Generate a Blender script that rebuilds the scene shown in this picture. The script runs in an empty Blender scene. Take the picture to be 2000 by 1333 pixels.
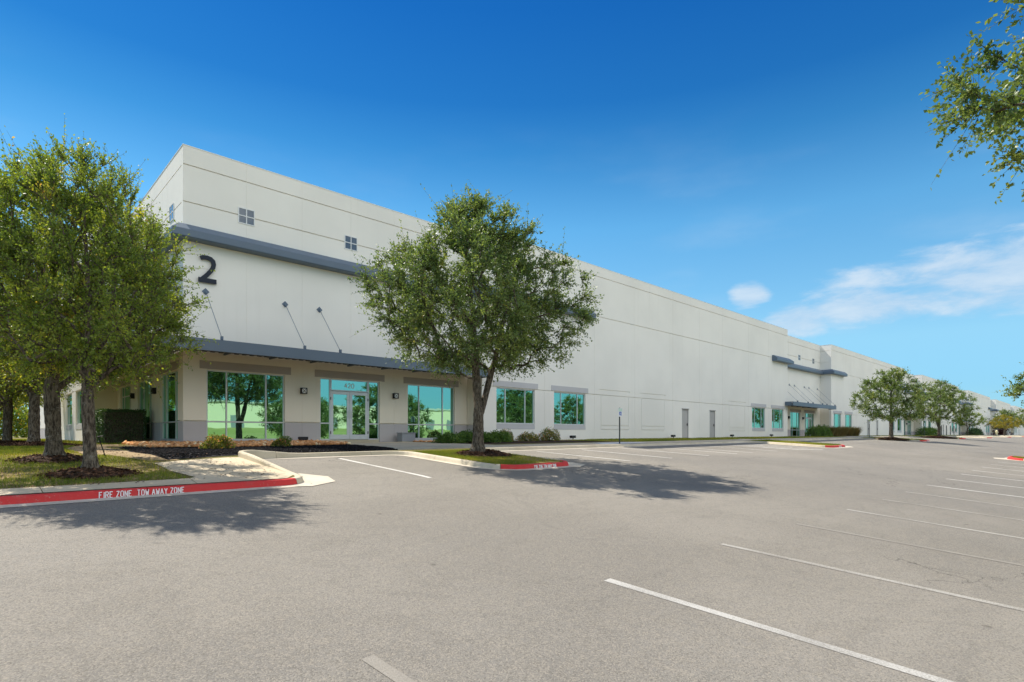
import bpy, math, random
import numpy as np
from mathutils import Vector

S = bpy.context.scene
COL = S.collection
R_ = math.radians

# ------------------------------------------------------------------ camera
cam = bpy.data.cameras.new("camera")
cam_o = bpy.data.objects.new("camera", cam)
COL.objects.link(cam_o)
cam.sensor_width = 36.0
cam.lens = 36.0 * 1102 / 2000
cam.shift_y = 0.0912
cam.clip_start = 0.05
cam.clip_end = 6000
cam_o.location = (0, 0, 0)                     # eye level is the zero height of this scene
cam_o.rotation_euler = (R_(90), 0, -math.atan2(0.692, 0.722))
S.camera = cam_o

# ------------------------------------------------------------------ world, sun, exposure
SUN_TO = Vector((-0.20, 0.745, 1.0)).normalized()      # towards the sun
sun_elev = math.asin(SUN_TO.z)
sun_az = math.atan2(SUN_TO.x, SUN_TO.y)
W = bpy.data.worlds.new("World")
S.world = W
W.use_nodes = True
nt = W.node_tree
nt.nodes.clear()


def N(tree, typ, **kw):
    n = tree.nodes.new(typ)
    for k, v in kw.items():
        if k in n.inputs.keys() if hasattr(n.inputs, "keys") else False:
            n.inputs[k].default_value = v
        else:
            setattr(n, k, v)
    return n


def MATH(tree, op, a, b=None, clamp=False):
    n = tree.nodes.new("ShaderNodeMath")
    n.operation = op
    n.use_clamp = clamp
    for i, v in enumerate((a, b)):
        if v is None:
            continue
        if isinstance(v, (int, float)):
            n.inputs[i].default_value = v
        else:
            tree.links.new(v, n.inputs[i])
    return n.outputs[0]


def SMOOTH(tree, v, a, b, lo=0.0, hi=1.0):
    n = tree.nodes.new("ShaderNodeMapRange")
    n.interpolation_type = "SMOOTHSTEP"
    tree.links.new(v, n.inputs[0])
    n.inputs[1].default_value = a
    n.inputs[2].default_value = b
    n.inputs[3].default_value = lo
    n.inputs[4].default_value = hi
    return n.outputs[0]


def MIX(tree, fac, a, b, mode="MIX"):
    n = tree.nodes.new("ShaderNodeMix")
    n.data_type = "RGBA"
    n.blend_type = mode
    n.clamp_factor = True
    for idx, v in ((0, fac), (6, a), (7, b)):
        if isinstance(v, (int, float)):
            n.inputs[idx].default_value = v
        elif isinstance(v, tuple):
            n.inputs[idx].default_value = v if len(v) == 4 else v + (1,)
        else:
            tree.links.new(v, n.inputs[idx])
    return n.outputs[2]


sky = N(nt, "ShaderNodeTexSky", sky_type="NISHITA", sun_disc=False)
sky.sun_elevation = sun_elev
sky.sun_rotation = sun_az
sky.altitude = 150
sky.air_density = 1.0
sky.dust_density = 0.25
sky.ozone_density = 2.2
hs = nt.nodes.new("ShaderNodeHueSaturation")
hs.inputs["Saturation"].default_value = 1.0
gm_ = nt.nodes.new("ShaderNodeGamma")              # deeper blue overhead, as the photograph is graded
gm_.inputs["Gamma"].default_value = 0.60
nt.links.new(sky.outputs[0], gm_.inputs["Color"])
nt.links.new(gm_.outputs[0], hs.inputs["Color"])
tc = nt.nodes.new("ShaderNodeTexCoord")
sep = nt.nodes.new("ShaderNodeSeparateXYZ")
nt.links.new(tc.outputs["Generated"], sep.inputs[0])
az = MATH(nt, "ARCTAN2", sep.outputs[0], sep.outputs[1])          # 0 = +Y, pi/2 = +X
el = MATH(nt, "ARCSINE", sep.outputs[2])
comb = nt.nodes.new("ShaderNodeCombineXYZ")
nt.links.new(az, comb.inputs[0])
nt.links.new(MATH(nt, "MULTIPLY", el, 3.1), comb.inputs[1])
no1 = nt.nodes.new("ShaderNodeTexNoise")
no1.inputs["Scale"].default_value = 9.0
no1.inputs["Detail"].default_value = 9.0
no1.inputs["Roughness"].default_value = 0.62
no1.inputs["Distortion"].default_value = 0.25
nt.links.new(comb.outputs[0], no1.inputs["Vector"])


def blob(a0, e0, ra, re):
    da = MATH(nt, "DIVIDE", MATH(nt, "SUBTRACT", az, a0), ra)
    de = MATH(nt, "DIVIDE", MATH(nt, "SUBTRACT", el, e0), re)
    q = MATH(nt, "ADD", MATH(nt, "MULTIPLY", da, da), MATH(nt, "MULTIPLY", de, de))
    return MATH(nt, "SUBTRACT", 1.0, q)


def smax(vals):
    r = vals[0]
    for v in vals[1:]:
        r = MATH(nt, "MAXIMUM", r, v)
    return r


# cumulus banks low in the sky, spread round the horizon
banks = [blob(*b) for b in (
    (1.55, 0.212, 0.30, 0.060), (1.335, 0.192, 0.13, 0.032), (1.232, 0.180, 0.055, 0.030),
    (1.163, 0.225, 0.035, 0.024), (2.30, 0.20, 0.35, 0.06), (-2.2, 0.19, 0.40, 0.05), (-1.2, 0.17, 0.30, 0.05), (3.0, 0.16, 0.2, 0.04))]
bank = smax(banks)
dens = MATH(nt, "ADD", MATH(nt, "MULTIPLY", bank, 0.72), MATH(nt, "MULTIPLY", MATH(nt, "SUBTRACT", no1.outputs["Fac"], 0.5), 2.1))
cov = SMOOTH(nt, dens, -0.08, 0.72, 0.0, 0.78)
cov = MATH(nt, "MULTIPLY", cov, SMOOTH(nt, bank, -1.2, 0.1))
wisp = nt.nodes.new("ShaderNodeTexNoise")
wisp.inputs["Scale"].default_value = 3.2
wisp.inputs["Detail"].default_value = 6.0
nt.links.new(comb.outputs[0], wisp.inputs["Vector"])
wv = MATH(nt, "MULTIPLY", SMOOTH(nt, wisp.outputs["Fac"], 0.50, 0.78, 0.0, 0.22),
          MATH(nt, "MULTIPLY", SMOOTH(nt, el, 0.02, 0.12), SMOOTH(nt, el, 0.55, 0.22)))
cov = MATH(nt, "MAXIMUM", cov, wv)
# unseen broken cloud added behind the camera to brighten the shaded front wall
mp = nt.nodes.new("ShaderNodeMapping")
mp.inputs["Scale"].default_value = (1, 1, 2.0)
nt.links.new(tc.outputs["Generated"], mp.inputs["Vector"])
no2 = nt.nodes.new("ShaderNodeTexNoise")
no2.inputs["Scale"].default_value = 3.4
no2.inputs["Detail"].default_value = 8.0
no2.inputs["Roughness"].default_value = 0.55
nt.links.new(mp.outputs[0], no2.inputs["Vector"])
field = MATH(nt, "MULTIPLY", SMOOTH(nt, no2.outputs["Fac"], 0.36, 0.55, 0.0, 0.9),
             MATH(nt, "MULTIPLY", SMOOTH(nt, MATH(nt, "ABSOLUTE", az), 1.62, 2.05),
                  MATH(nt, "MULTIPLY", SMOOTH(nt, el, 0.15, 0.30), SMOOTH(nt, el, 1.25, 0.85))))
shade = SMOOTH(nt, no1.outputs["Fac"], 0.35, 0.75)
ccol = MIX(nt, shade, (1.6, 2.1, 2.65), (2.2, 2.5, 2.8))
tr_ = nt.nodes.new("ShaderNodeValToRGB")            # colour grade of the blue by height above the horizon, the same all round
te = tr_.color_ramp.elements
te[0].position, te[0].color = 0.0, (.37, .67, .88, 1)
te[1].position, te[1].color = 1.0, (.02, .19, .47, 1)
for p_, c_ in ((.044, (.38, .72, .96)), (.092, (.51, .86, 1.0)), (.219, (.283, .72, .98)), (.291, (.10, .46, .79)), (.336, (.046, .335, .71)), (.411, (.026, .27, .67))):
    x_ = te.new(p_)
    x_.color = c_ + (1,)
nt.links.new(MATH(nt, "DIVIDE", el, 1.5708, True), tr_.inputs[0])
graded = MIX(nt, 1.0, hs.outputs[0], tr_.outputs[0], "MULTIPLY")
skyc = MIX(nt, field, MIX(nt, cov, graded, ccol), MIX(nt, shade, (4.8, 4.85, 4.9), (6.6, 6.5, 6.2)))      # added cloud set brighter than the cloud in view, as fill light
bg = nt.nodes.new("ShaderNodeBackground")
bg.inputs["Strength"].default_value = 0.133
nt.links.new(skyc, bg.inputs["Color"])
wo = nt.nodes.new("ShaderNodeOutputWorld")
nt.links.new(bg.outputs[0], wo.inputs["Surface"])

sl = bpy.data.lights.new("sun", "SUN")
sl.energy = 2.9
sl.angle = R_(0.53)
sl.color = (1.0, 0.93, 0.82)
so = bpy.data.objects.new("sun", sl)
COL.objects.link(so)
so.rotation_euler = (-SUN_TO).to_track_quat("-Z", "Y").to_euler()
so.location = SUN_TO * 60

S.view_settings.view_transform = "Standard"
S.view_settings.look = "None"
S.view_settings.gamma = 1.0
S.view_settings.use_curve_mapping = False
S.view_settings.exposure = 1.32

# ------------------------------------------------------------------ ground shape
GY = [-400, -200, -30, -10, 0, 10.3, 15.3, 21.8, 60, 400]
GA = [-7, -6, -3.6, -2.8, -1.9, -.952, -.60, -.50, -.5, -1.2]
GB = [-7, -6, -3.1, -2.35, -1.45, -.52, -.30, -.33, -.33, -1.2]
KERB = .12


def G(x, y):
    """height of the paved ground; eye level is 0"""
    a = np.interp(y, GY, GA)
    b = np.interp(y, GY, GB)
    s = np.clip(np.asarray(x) / 70.0, -.3, 1)
    return a + (b - a) * s


def H(x, y):
    return G(x, y) + KERB


# ------------------------------------------------------------------ mesh helpers
class MB:
    def __init__(s):
        s.v = []
        s.f = []
        s.m = []

    def face(s, pts, m=0):
        b = len(s.v)
        s.v.extend(pts)
        s.f.append(tuple(range(b, b + len(pts))))
        s.m.append(m)

    def hexa(s, c, m=0):
        b = len(s.v)
        s.v.extend(c)
        for q in ((0, 3, 2, 1), (4, 5, 6, 7), (0, 1, 5, 4), (1, 2, 6, 5), (2, 3, 7, 6), (3, 0, 4, 7)):
            s.f.append(tuple(b + i for i in q))
            s.m.append(m)

    def box(s, x0, x1, y0, y1, z0, z1, m=0):
        s.hexa([(x0, y0, z0), (x1, y0, z0), (x1, y1, z0), (x0, y1, z0), (x0, y0, z1), (x1, y0, z1), (x1, y1, z1), (x0, y1, z1)], m)

    def tube(s, pts, rad, n=8, m=0, cap=True):
        """tube along points with a radius for each"""
        P = [Vector(p) for p in pts]
        if not isinstance(rad, (list, tuple)):
            rad = [rad] * len(P)
        b = len(s.v)
        ref = Vector((.3, .9, .2))
        for i, p in enumerate(P):
            d = (P[min(i + 1, len(P) - 1)] - P[max(i - 1, 0)]).normalized()
            u = d.cross(ref if abs(d.dot(ref.normalized())) < .95 else Vector((1, 0, 0))).normalized()
            w = d.cross(u)
            for k in range(n):
                a = 2 * math.pi * k / n
                s.v.append(tuple(p + (u * math.cos(a) + w * math.sin(a)) * rad[i]))
        for i in range(len(P) - 1):
            for k in range(n):
                k2 = (k + 1) % n
                s.f.append((b + i * n + k, b + i * n + k2, b + (i + 1) * n + k2, b + (i + 1) * n + k))
                s.m.append(m)
        if cap:
            s.f.append(tuple(b + k for k in range(n - 1, -1, -1)))
            s.m.append(m)
            s.f.append(tuple(b + (len(P) - 1) * n + k for k in range(n)))
            s.m.append(m)

    def mesh(s, name, mats):
        me = bpy.data.meshes.new(name)
        me.from_pydata([tuple(p) for p in s.v], [], s.f)
        for mt in (mats if isinstance(mats, (list, tuple)) else [mats]):
            me.materials.append(mt)
        if any(s.m):
            me.polygons.foreach_set("material_index", s.m)
        me.update()
        return me

    def build(s, name, mats, parent=None, smooth=False, **tags):
        me = s.mesh(name, mats)
        if smooth:
            me.polygons.foreach_set("use_smooth", [True] * len(me.polygons))
        return link(name, me, parent, **tags)


def link(name, data, parent=None, loc=None, rot=None, **tags):
    o = bpy.data.objects.new(name, data)
    COL.objects.link(o)
    if parent is not None:
        o.parent = parent
    if loc is not None:
        o.location = loc
    if rot is not None:
        o.rotation_euler = (0, 0, rot)
    for k, v in tags.items():
        o[k] = v
    return o


def thing(name, label, cat, loc=(0, 0, 0), rot=0, group=None):
    o = link(name, None, None, loc, rot, label=label, category=cat)
    if group:
        o["group"] = group
    return o


def tri_mesh(name, V, F, mats, tone=None, smooth=False):
    """numpy verts (n,3) and triangles (m,3)"""
    me = bpy.data.meshes.new(name)
    V = np.asarray(V, np.float32)
    F = np.asarray(F, np.int32)
    me.vertices.add(len(V))
    me.vertices.foreach_set("co", V.ravel())
    me.loops.add(F.size)
    me.loops.foreach_set("vertex_index", F.ravel())
    me.polygons.add(len(F))
    me.polygons.foreach_set("loop_start", np.arange(0, F.size, 3, dtype=np.int32))
    if smooth:
        me.polygons.foreach_set("use_smooth", np.ones(len(F), bool))
    if tone is not None:
        at = me.attributes.new("tone", "FLOAT", "FACE")
        at.data.foreach_set("value", np.asarray(tone, np.float32))
    for mt in (mats if isinstance(mats, (list, tuple)) else [mats]):
        me.materials.append(mt)
    me.update()
    me.validate()
    return me


# ------------------------------------------------------------------ materials
def new_mat(name):
    m = bpy.data.materials.new(name)
    m.use_nodes = True
    t = m.node_tree
    b = t.nodes["Principled BSDF"]
    return m, t, b


def noise(t, scale, detail=4, rough=.5, vec=None, dist=0):
    n = t.nodes.new("ShaderNodeTexNoise")
    n.inputs["Scale"].default_value = scale
    n.inputs["Detail"].default_value = detail
    n.inputs["Roughness"].default_value = rough
    n.inputs["Distortion"].default_value = dist
    if vec is None:
        vec = pos(t)
    t.links.new(vec, n.inputs["Vector"])
    return n.outputs["Fac"]


def pos(t):
    g = t.nodes.get("geo_pos")
    if g is None:
        g = t.nodes.new("ShaderNodeNewGeometry")
        g.name = "geo_pos"
    return g.outputs["Position"]


def scaled(t, sx, sy, sz):
    m = t.nodes.new("ShaderNodeMapping")
    m.inputs["Scale"].default_value = (sx, sy, sz)
    t.links.new(pos(t), m.inputs["Vector"])
    return m.outputs[0]


def bump(t, b, h, strength=.3, dist=.01):
    n = t.nodes.new("ShaderNodeBump")
    n.inputs["Strength"].default_value = strength
    n.inputs["Distance"].default_value = dist
    t.links.new(h, n.inputs["Height"])
    t.links.new(n.outputs[0], b.inputs["Normal"])


def flat(name, col, rough=.7, var=.06, scale=3.0, metal=0.0, spec=.3, bmp=0.0, fine=0.0):
    """paint or plastic with faint blotches and fine grain"""
    m, t, b = new_mat(name)
    n1 = noise(t, scale, 5)
    lo = tuple(c * (1 - var) for c in col)
    hi = tuple(min(1, c * (1 + var)) for c in col)
    c = MIX(t, n1, lo, hi)
    if fine:
        n2 = noise(t, 90, 3)
        c = MIX(t, MATH(t, "MULTIPLY", n2, fine), c, tuple(x * .5 for x in col))
    t.links.new(c, b.inputs["Base Color"])
    b.inputs["Roughness"].default_value = rough
    b.inputs["Metallic"].default_value = metal
    b.inputs["Specular IOR Level"].default_value = spec
    if bmp:
        bump(t, b, noise(t, 60, 4), bmp, .004)
    return m


def wall_mat(name, col):
    m, t, b = new_mat(name)
    big = noise(t, .35, 4)
    streak = noise(t, 1.0, 5, .6, scaled(t, 3.0, 3.0, .12))
    c = MIX(t, SMOOTH(t, big, .3, .7), tuple(x * .955 for x in col), tuple(min(1, x * 1.02) for x in col))
    c = MIX(t, SMOOTH(t, streak, .55, .80, 0, .16), c, (col[0] * .72, col[1] * .70, col[2] * .66))
    t.links.new(c, b.inputs["Base Color"])
    b.inputs["Roughness"].default_value = .82
    b.inputs["Specular IOR Level"].default_value = .2
    bump(t, b, noise(t, 45, 5, .65), .18, .006)
    return m


M = {}
M["wall"] = wall_mat("white_wall_paint", (.90, .86, .785))
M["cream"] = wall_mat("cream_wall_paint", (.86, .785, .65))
M["wains"] = wall_mat("grey_wainscot_paint", (.52, .485, .48))
M["band"] = wall_mat("taupe_band_paint", (.46, .405, .365))
M["bandl"] = wall_mat("light_grey_band_paint", (.58, .565, .565))
M["steel"] = flat("blue_grey_steel_paint", (.125, .165, .215), .45, .07, 1.2, spec=.4)
M["deck"] = flat("dark_deck_metal", (.05, .052, .055), .6, .1, 4)
M["alu"] = flat("pale_aluminium", (.66, .67, .68), .38, .04, 6, metal=.35, spec=.5)
M["door"] = flat("grey_steel_door_paint", (.45, .43, .41), .55, .05, 2)
M["black"] = flat("black_metal", (.012, .012, .013), .5, .2, 10)
M["navy"] = flat("dark_navy_sign_paint", (.017, .022, .036), .45, .1, 5)
M["white"] = flat("white_sign_paint", (.80, .80, .78), .5, .04, 8)
M["lamp"] = flat("frosted_lamp_glass", (.85, .83, .78), .3, .05, 9, spec=.5)
M["signblue"] = flat("blue_sign_paint", (.015, .10, .42), .4, .05, 9)
M["signgreen"] = flat("pale_green_sign", (.50, .66, .58), .4, .08, 9)
M["post"] = flat("dark_sign_post", (.07, .075, .07), .5, .1, 9)
M["roof"] = flat("pale_roof_membrane", (.6, .59, .56), .8, .08, .5)
M["util"] = flat("grey_utility_paint", (.30, .31, .33), .5, .08, 5)
M["hydr"] = flat("pale_yellow_paint", (.70, .62, .38), .5, .1, 6)
M["farwall"] = flat("pale_far_wall", (.86, .74, .54), .8, .05, .1)


def glass_mat(name, tint, body, fac):
    m, t, b = new_mat(name)
    t.nodes.remove(b)
    out = t.nodes["Material Output"]
    gl = t.nodes.new("ShaderNodeBsdfGlossy")
    gl.inputs["Color"].default_value = tint + (1,)
    gl.inputs["Roughness"].default_value = .006
    df = t.nodes.new("ShaderNodeBsdfDiffuse")
    df.inputs["Color"].default_value = body + (1,)
    fr = t.nodes.new("ShaderNodeFresnel")
    fr.inputs["IOR"].default_value = 1.6
    f2 = MATH(t, "ADD", MATH(t, "MULTIPLY", fr.outputs[0], 1.0), fac, True)
    wv = noise(t, .9, 2)
    bn = t.nodes.new("ShaderNodeBump")
    bn.inputs["Strength"].default_value = .035
    bn.inputs["Distance"].default_value = .05
    t.links.new(wv, bn.inputs["Height"])
    t.links.new(bn.outputs[0], gl.inputs["Normal"])
    mx = t.nodes.new("ShaderNodeMixShader")
    t.links.new(f2, mx.inputs[0])
    t.links.new(df.outputs[0], mx.inputs[1])
    t.links.new(gl.outputs[0], mx.inputs[2])
    t.links.new(mx.outputs[0], out.inputs["Surface"])
    return m


M["glass"] = glass_mat("teal_mirror_glass", (.34, .66, .52), (.004, .014, .012), .72)
M["glassdk"] = glass_mat("dark_blue_glass", (.45, .50, .55), (.075, .095, .12), .10)


def asphalt_mat():
    m, t, b = new_mat("worn_asphalt")
    p = pos(t)
    ag = t.nodes.new("ShaderNodeTexVoronoi")
    ag.inputs["Scale"].default_value = 95
    t.links.new(p, ag.inputs["Vector"])
    agc = t.nodes.new("ShaderNodeSeparateColor")
    t.links.new(ag.outputs["Color"], agc.inputs[0])
    stone = agc.outputs[0]
    fine = noise(t, 190, 4, .65)
    mid = noise(t, 9, 5, .6)
    big = noise(t, .22, 5, .55)
    tracks = noise(t, .55, 4, .5, scaled(t, .16, 1.5, 1))
    broad = noise(t, .07, 4, .5, None, 1.2)
    base = MIX(t, SMOOTH(t, big, .34, .66), (0.199, 0.185, 0.160), (0.256, 0.238, 0.206))
    base = MIX(t, SMOOTH(t, broad, .38, .64, 0, .60), base, (.150, .147, .140))
    base = MIX(t, SMOOTH(t, tracks, .48, .70, 0, .40), base, (0.174, 0.163, 0.144))
    swirl = noise(t, .38, 3, .5, None, 2.5)
    base = MIX(t, SMOOTH(t, MATH(t, "ABSOLUTE", MATH(t, "SUBTRACT", swirl, .5)), .030, .006, 0, .16), base, (0.113, 0.107, 0.096))
    base = MIX(t, SMOOTH(t, mid, .35, .75, 0, .22), base, (0.275, 0.241, 0.183))
    base = MIX(t, SMOOTH(t, stone, .55, 1.0, 0, .38), base, (0.385, 0.337, 0.266))
    base = MIX(t, SMOOTH(t, stone, .40, .0, 0, .42), base, (0.069, 0.060, 0.046))
    base = MIX(t, SMOOTH(t, fine, .56, .72, 0, .32), base, (0.368, 0.327, 0.262))
    base = MIX(t, SMOOTH(t, fine, .44, .33, 0, .5), base, (0.046, 0.040, 0.032))
    # hairline cracks in a few places
    wp = t.nodes.new("ShaderNodeVectorMath")
    wp.operation = "ADD"
    nz = t.nodes.new("ShaderNodeTexNoise")
    nz.inputs["Scale"].default_value = 2.2
    nz.inputs["Detail"].default_value = 5
    t.links.new(p, nz.inputs["Vector"])
    t.links.new(p, wp.inputs[0])
    t.links.new(nz.outputs["Color"], wp.inputs[1])
    ck = t.nodes.new("ShaderNodeTexVoronoi")
    ck.feature = "DISTANCE_TO_EDGE"
    ck.inputs["Scale"].default_value = .24
    t.links.new(wp.outputs[0], ck.inputs["Vector"])
    cm_ = MATH(t, "MULTIPLY", SMOOTH(t, ck.outputs["Distance"], .0035, .0012), SMOOTH(t, noise(t, .16, 2), .52, .60, 0, .75))
    base = MIX(t, cm_, base, (0.047, 0.044, 0.038))
    # oil spots
    sp = t.nodes.new("ShaderNodeTexVoronoi")
    sp.inputs["Scale"].default_value = .8
    t.links.new(p, sp.inputs["Vector"])
    base = MIX(t, SMOOTH(t, sp.outputs["Distance"], .05, .015, 0, .5), base, (0.046, 0.041, 0.035))
    t.links.new(base, b.inputs["Base Color"])
    b.inputs["Roughness"].default_value = .88
    b.inputs["Specular IOR Level"].default_value = .25
    h = MATH(t, "ADD", MATH(t, "MULTIPLY", ag.outputs["Distance"], -1.0), fine)
    bump(t, b, h, .35, .008)
    return m


def concrete_mat(name, a, bcol, stain=.25):
    m, t, b = new_mat(name)
    n1 = noise(t, .9, 6, .6)
    n2 = noise(t, 26, 5, .65)
    n3 = noise(t, 3.3, 5, .7)
    c = MIX(t, SMOOTH(t, n1, .3, .7), a, bcol)
    c = MIX(t, SMOOTH(t, n3, .55, .78, 0, stain), c, (a[0] * .35, a[1] * .33, a[2] * .28))
    c = MIX(t, SMOOTH(t, n2, .45, .75, 0, .22), c, (a[0] * .6, a[1] * .58, a[2] * .52))
    t.links.new(c, b.inputs["Base Color"])
    b.inputs["Roughness"].default_value = .88
    b.inputs["Specular IOR Level"].default_value = .2
    bump(t, b, noise(t, 55, 5, .7), .3, .006)
    return m


def paint_over(name, paint, under, cover, wear_scale=40, lo=.40, hi=.62):
    """paint worn through to what is below it"""
    m, t, b = new_mat(name)
    n1 = noise(t, wear_scale, 5, .7)
    n2 = noise(t, 1.3, 4)
    k = SMOOTH(t, MATH(t, "ADD", n1, MATH(t, "MULTIPLY", MATH(t, "SUBTRACT", n2, .5), .5)), lo, hi, cover, max(0, cover - .75))
    c = MIX(t, k, under, paint)
    c = MIX(t, SMOOTH(t, noise(t, 5, 4), .5, .8, 0, .18), c, tuple(x * .6 for x in under))
    t.links.new(c, b.inputs["Base Color"])
    b.inputs["Roughness"].default_value = .75
    b.inputs["Specular IOR Level"].default_value = .3
    bump(t, b, noise(t, 100, 4, .65), .4, .008)
    return m


M["asphalt"] = asphalt_mat()
M["kerb"] = concrete_mat("kerb_concrete", (.52, .45, .33), (.68, .60, .46), .35)
M["pan"] = concrete_mat("gutter_concrete", (.52, .465, .37), (.62, .56, .46), .15)
M["walk"] = concrete_mat("sidewalk_concrete", (.54, .45, .31), (.64, .54, .39), .2)
M["ramp"] = concrete_mat("pale_new_concrete", (.62, .60, .58), (.70, .68, .65), .08)
M["red"] = paint_over("red_kerb_paint", (.60, .035, .035), (.45, .33, .27), .97, 25, .62, .80)
M["line"] = paint_over("white_line_paint", (.66, .64, .59), (.23, .215, .19), .95, 75, .46, .70)
M["linen"] = paint_over("scuffed_line_paint", (.50, .485, .445), (.23, .215, .19), .93, 85, .42, .64)
M["linew"] = paint_over("worn_line_paint", (.50, .48, .43), (.23, .21, .178), .60, 70, .40, .62)
M["linef"] = paint_over("faint_line_paint", (.36, .335, .285), (.23, .21, .178), .45, 70, .36, .60)
M["stencil"] = paint_over("stencil_white", (.80, .74, .72), (.58, .10, .09), .98, 50, .60, .80)


def ground_mat(name, cols, scales=(1.2, 14, 70), bmp=.6):
    m, t, b = new_mat(name)
    a, c2, c3 = cols
    n1 = noise(t, scales[0], 5, .6)
    n2 = noise(t, scales[1], 5, .65)
    n3 = noise(t, scales[2], 4, .7)
    c = MIX(t, SMOOTH(t, n1, .40, .62), a, c2)
    c = MIX(t, SMOOTH(t, n2, .52, .72, 0, .7), c, c3)
    c = MIX(t, SMOOTH(t, n3, .45, .7, 0, .5), c, tuple(x * .35 for x in a))
    t.links.new(c, b.inputs["Base Color"])
    b.inputs["Roughness"].default_value = .95
    b.inputs["Specular IOR Level"].default_value = .1
    bump(t, b, n3, bmp, .02)
    return m


M["lawn"] = ground_mat("lawn_soil", ((.15, .145, .045), (.27, .20, .10), (.36, .27, .15)))
M["terrain"] = ground_mat("far_ground", ((.20, .20, .08), (.28, .25, .12), (.18, .17, .08)), (.05, .6, 9), .2)
M["field"] = ground_mat("dry_field_grass", ((.30, .31, .10), (.36, .34, .14), (.24, .27, .09)), (.06, .7, 9), .2)
M["soil"] = ground_mat("bare_soil", ((.34, .25, .14), (.44, .33, .20), (.22, .17, .09)))
M["mulchbase"] = ground_mat("mulch_soil", ((.045, .028, .020), (.07, .042, .028), (.10, .06, .04)))
M["gravelbase"] = ground_mat("black_gravel_base", ((.022, .022, .024), (.035, .035, .038), (.055, .055, .06)), (2, 30, 90))


def tone_mat(name, stops, trans=0.0, rough=.55, spec=.25, glossy=.0):
    """colour picked by each leaf's or stone's own tone"""
    m, t, b = new_mat(name)
    at = t.nodes.new("ShaderNodeAttribute")
    at.attribute_name = "tone"
    r = t.nodes.new("ShaderNodeValToRGB")
    e = r.color_ramp.elements
    e[0].position, e[0].color = stops[0][0], stops[0][1] + (1,)
    e[1].position, e[1].color = stops[-1][0], stops[-1][1] + (1,)
    for p_, c_ in stops[1:-1]:
        x = e.new(p_)
        x.color = c_ + (1,)
    t.links.new(at.outputs["Fac"], r.inputs[0])
    t.links.new(r.outputs[0], b.inputs["Base Color"])
    b.inputs["Roughness"].default_value = rough
    b.inputs["Specular IOR Level"].default_value = spec
    if trans:
        out = t.nodes["Material Output"]
        tr = t.nodes.new("ShaderNodeBsdfTranslucent")
        tcol = MIX(t, 1.0, r.outputs[0], (1.35, 1.25, .55), "MULTIPLY")
        t.links.new(tcol, tr.inputs["Color"])
        mx = t.nodes.new("ShaderNodeMixShader")
        mx.inputs[0].default_value = trans
        t.links.new(b.outputs[0], mx.inputs[1])
        t.links.new(tr.outputs[0], mx.inputs[2])
        t.links.new(mx.outputs[0], out.inputs["Surface"])
    return m


M["leaf"] = tone_mat("tree_leaves", [(0, (0.073, 0.137, 0.046)), (.35, (0.140, 0.218, 0.070)), (.65, (0.222, 0.301, 0.093)), (.88, (0.343, 0.382, 0.114)), (1, (0.458, 0.364, 0.124))], .42, .42, .45)
M["leafw"] = tone_mat("yellow_green_tree_leaves", [(0, (0.082, 0.151, 0.025)), (.35, (0.165, 0.248, 0.040)), (.65, (0.280, 0.354, 0.052)), (.88, (0.479, 0.442, 0.057)), (1, (0.562, 0.337, 0.086))], .48, .45, .4)  # yellower green of the elms, the flat-topped tree and some thickets
M["leafy"] = tone_mat("yellow_tree_leaves", [(0, (0.156, 0.169, 0.024)), (.4, (0.338, 0.299, 0.036)), (.75, (0.494, 0.390, 0.042)), (1, (0.520, 0.260, 0.060))], .40, .5, .35)
M["leafr"] = tone_mat("maroon_leaves", [(0, (.05, .012, .015)), (1, (.13, .03, .03))], .3, .5, .3)
M["hedge"] = tone_mat("hedge_leaves", [(0, (0.026, 0.068, 0.022)), (.5, (0.058, 0.126, 0.036)), (.85, (0.105, 0.200, 0.055)), (1, (0.210, 0.294, 0.091))], .25, .4, .5)
M["shrub"] = tone_mat("green_shrub_leaves", [(0, (0.055, 0.118, 0.025)), (.5, (0.118, 0.218, 0.040)), (1, (0.218, 0.309, 0.062))], .35, .45, .4)
M["ornag"] = tone_mat("ornamental_grass_blades", [(0, (0.070, 0.098, 0.026)), (.5, (0.182, 0.169, 0.054)), (1, (0.420, 0.312, 0.156))], .3, .6, .2)
M["lant"] = tone_mat("lantana_leaves", [(0, (0.085, 0.130, 0.029)), (.45, (0.169, 0.211, 0.043)), (.7, (0.270, 0.244, 0.058)), (.8, (0.900, 0.617, 0.086)), (.92, (0.845, 0.244, 0.144)), (1, (0.760, 0.406, 0.403))], .3, .5, .3)
M["grass"] = tone_mat("grass_blades", [(0, (0.111, 0.164, 0.024)), (.4, (0.222, 0.260, 0.033)), (.7, (0.383, 0.356, 0.053)), (1, (0.645, 0.482, 0.150))], .35, .6, .2)
M["chips"] = tone_mat("mulch_chips", [(0, (0.036, 0.020, 0.013)), (.5, (0.090, 0.046, 0.028)), (1, (0.180, 0.099, 0.060))], 0, .9, .1)
M["rocks"] = tone_mat("river_rocks", [(0, (0.300, 0.121, 0.048)), (.35, (0.562, 0.257, 0.098)), (.7, (0.825, 0.419, 0.185)), (1, (0.900, 0.743, 0.450))], 0, .9, .08)
M["pebbles"] = tone_mat("black_pebbles", [(0, (0.006, 0.006, 0.006)), (.6, (0.018, 0.017, 0.018)), (1, (0.043, 0.042, 0.044))], 0, .95, .03)


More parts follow.
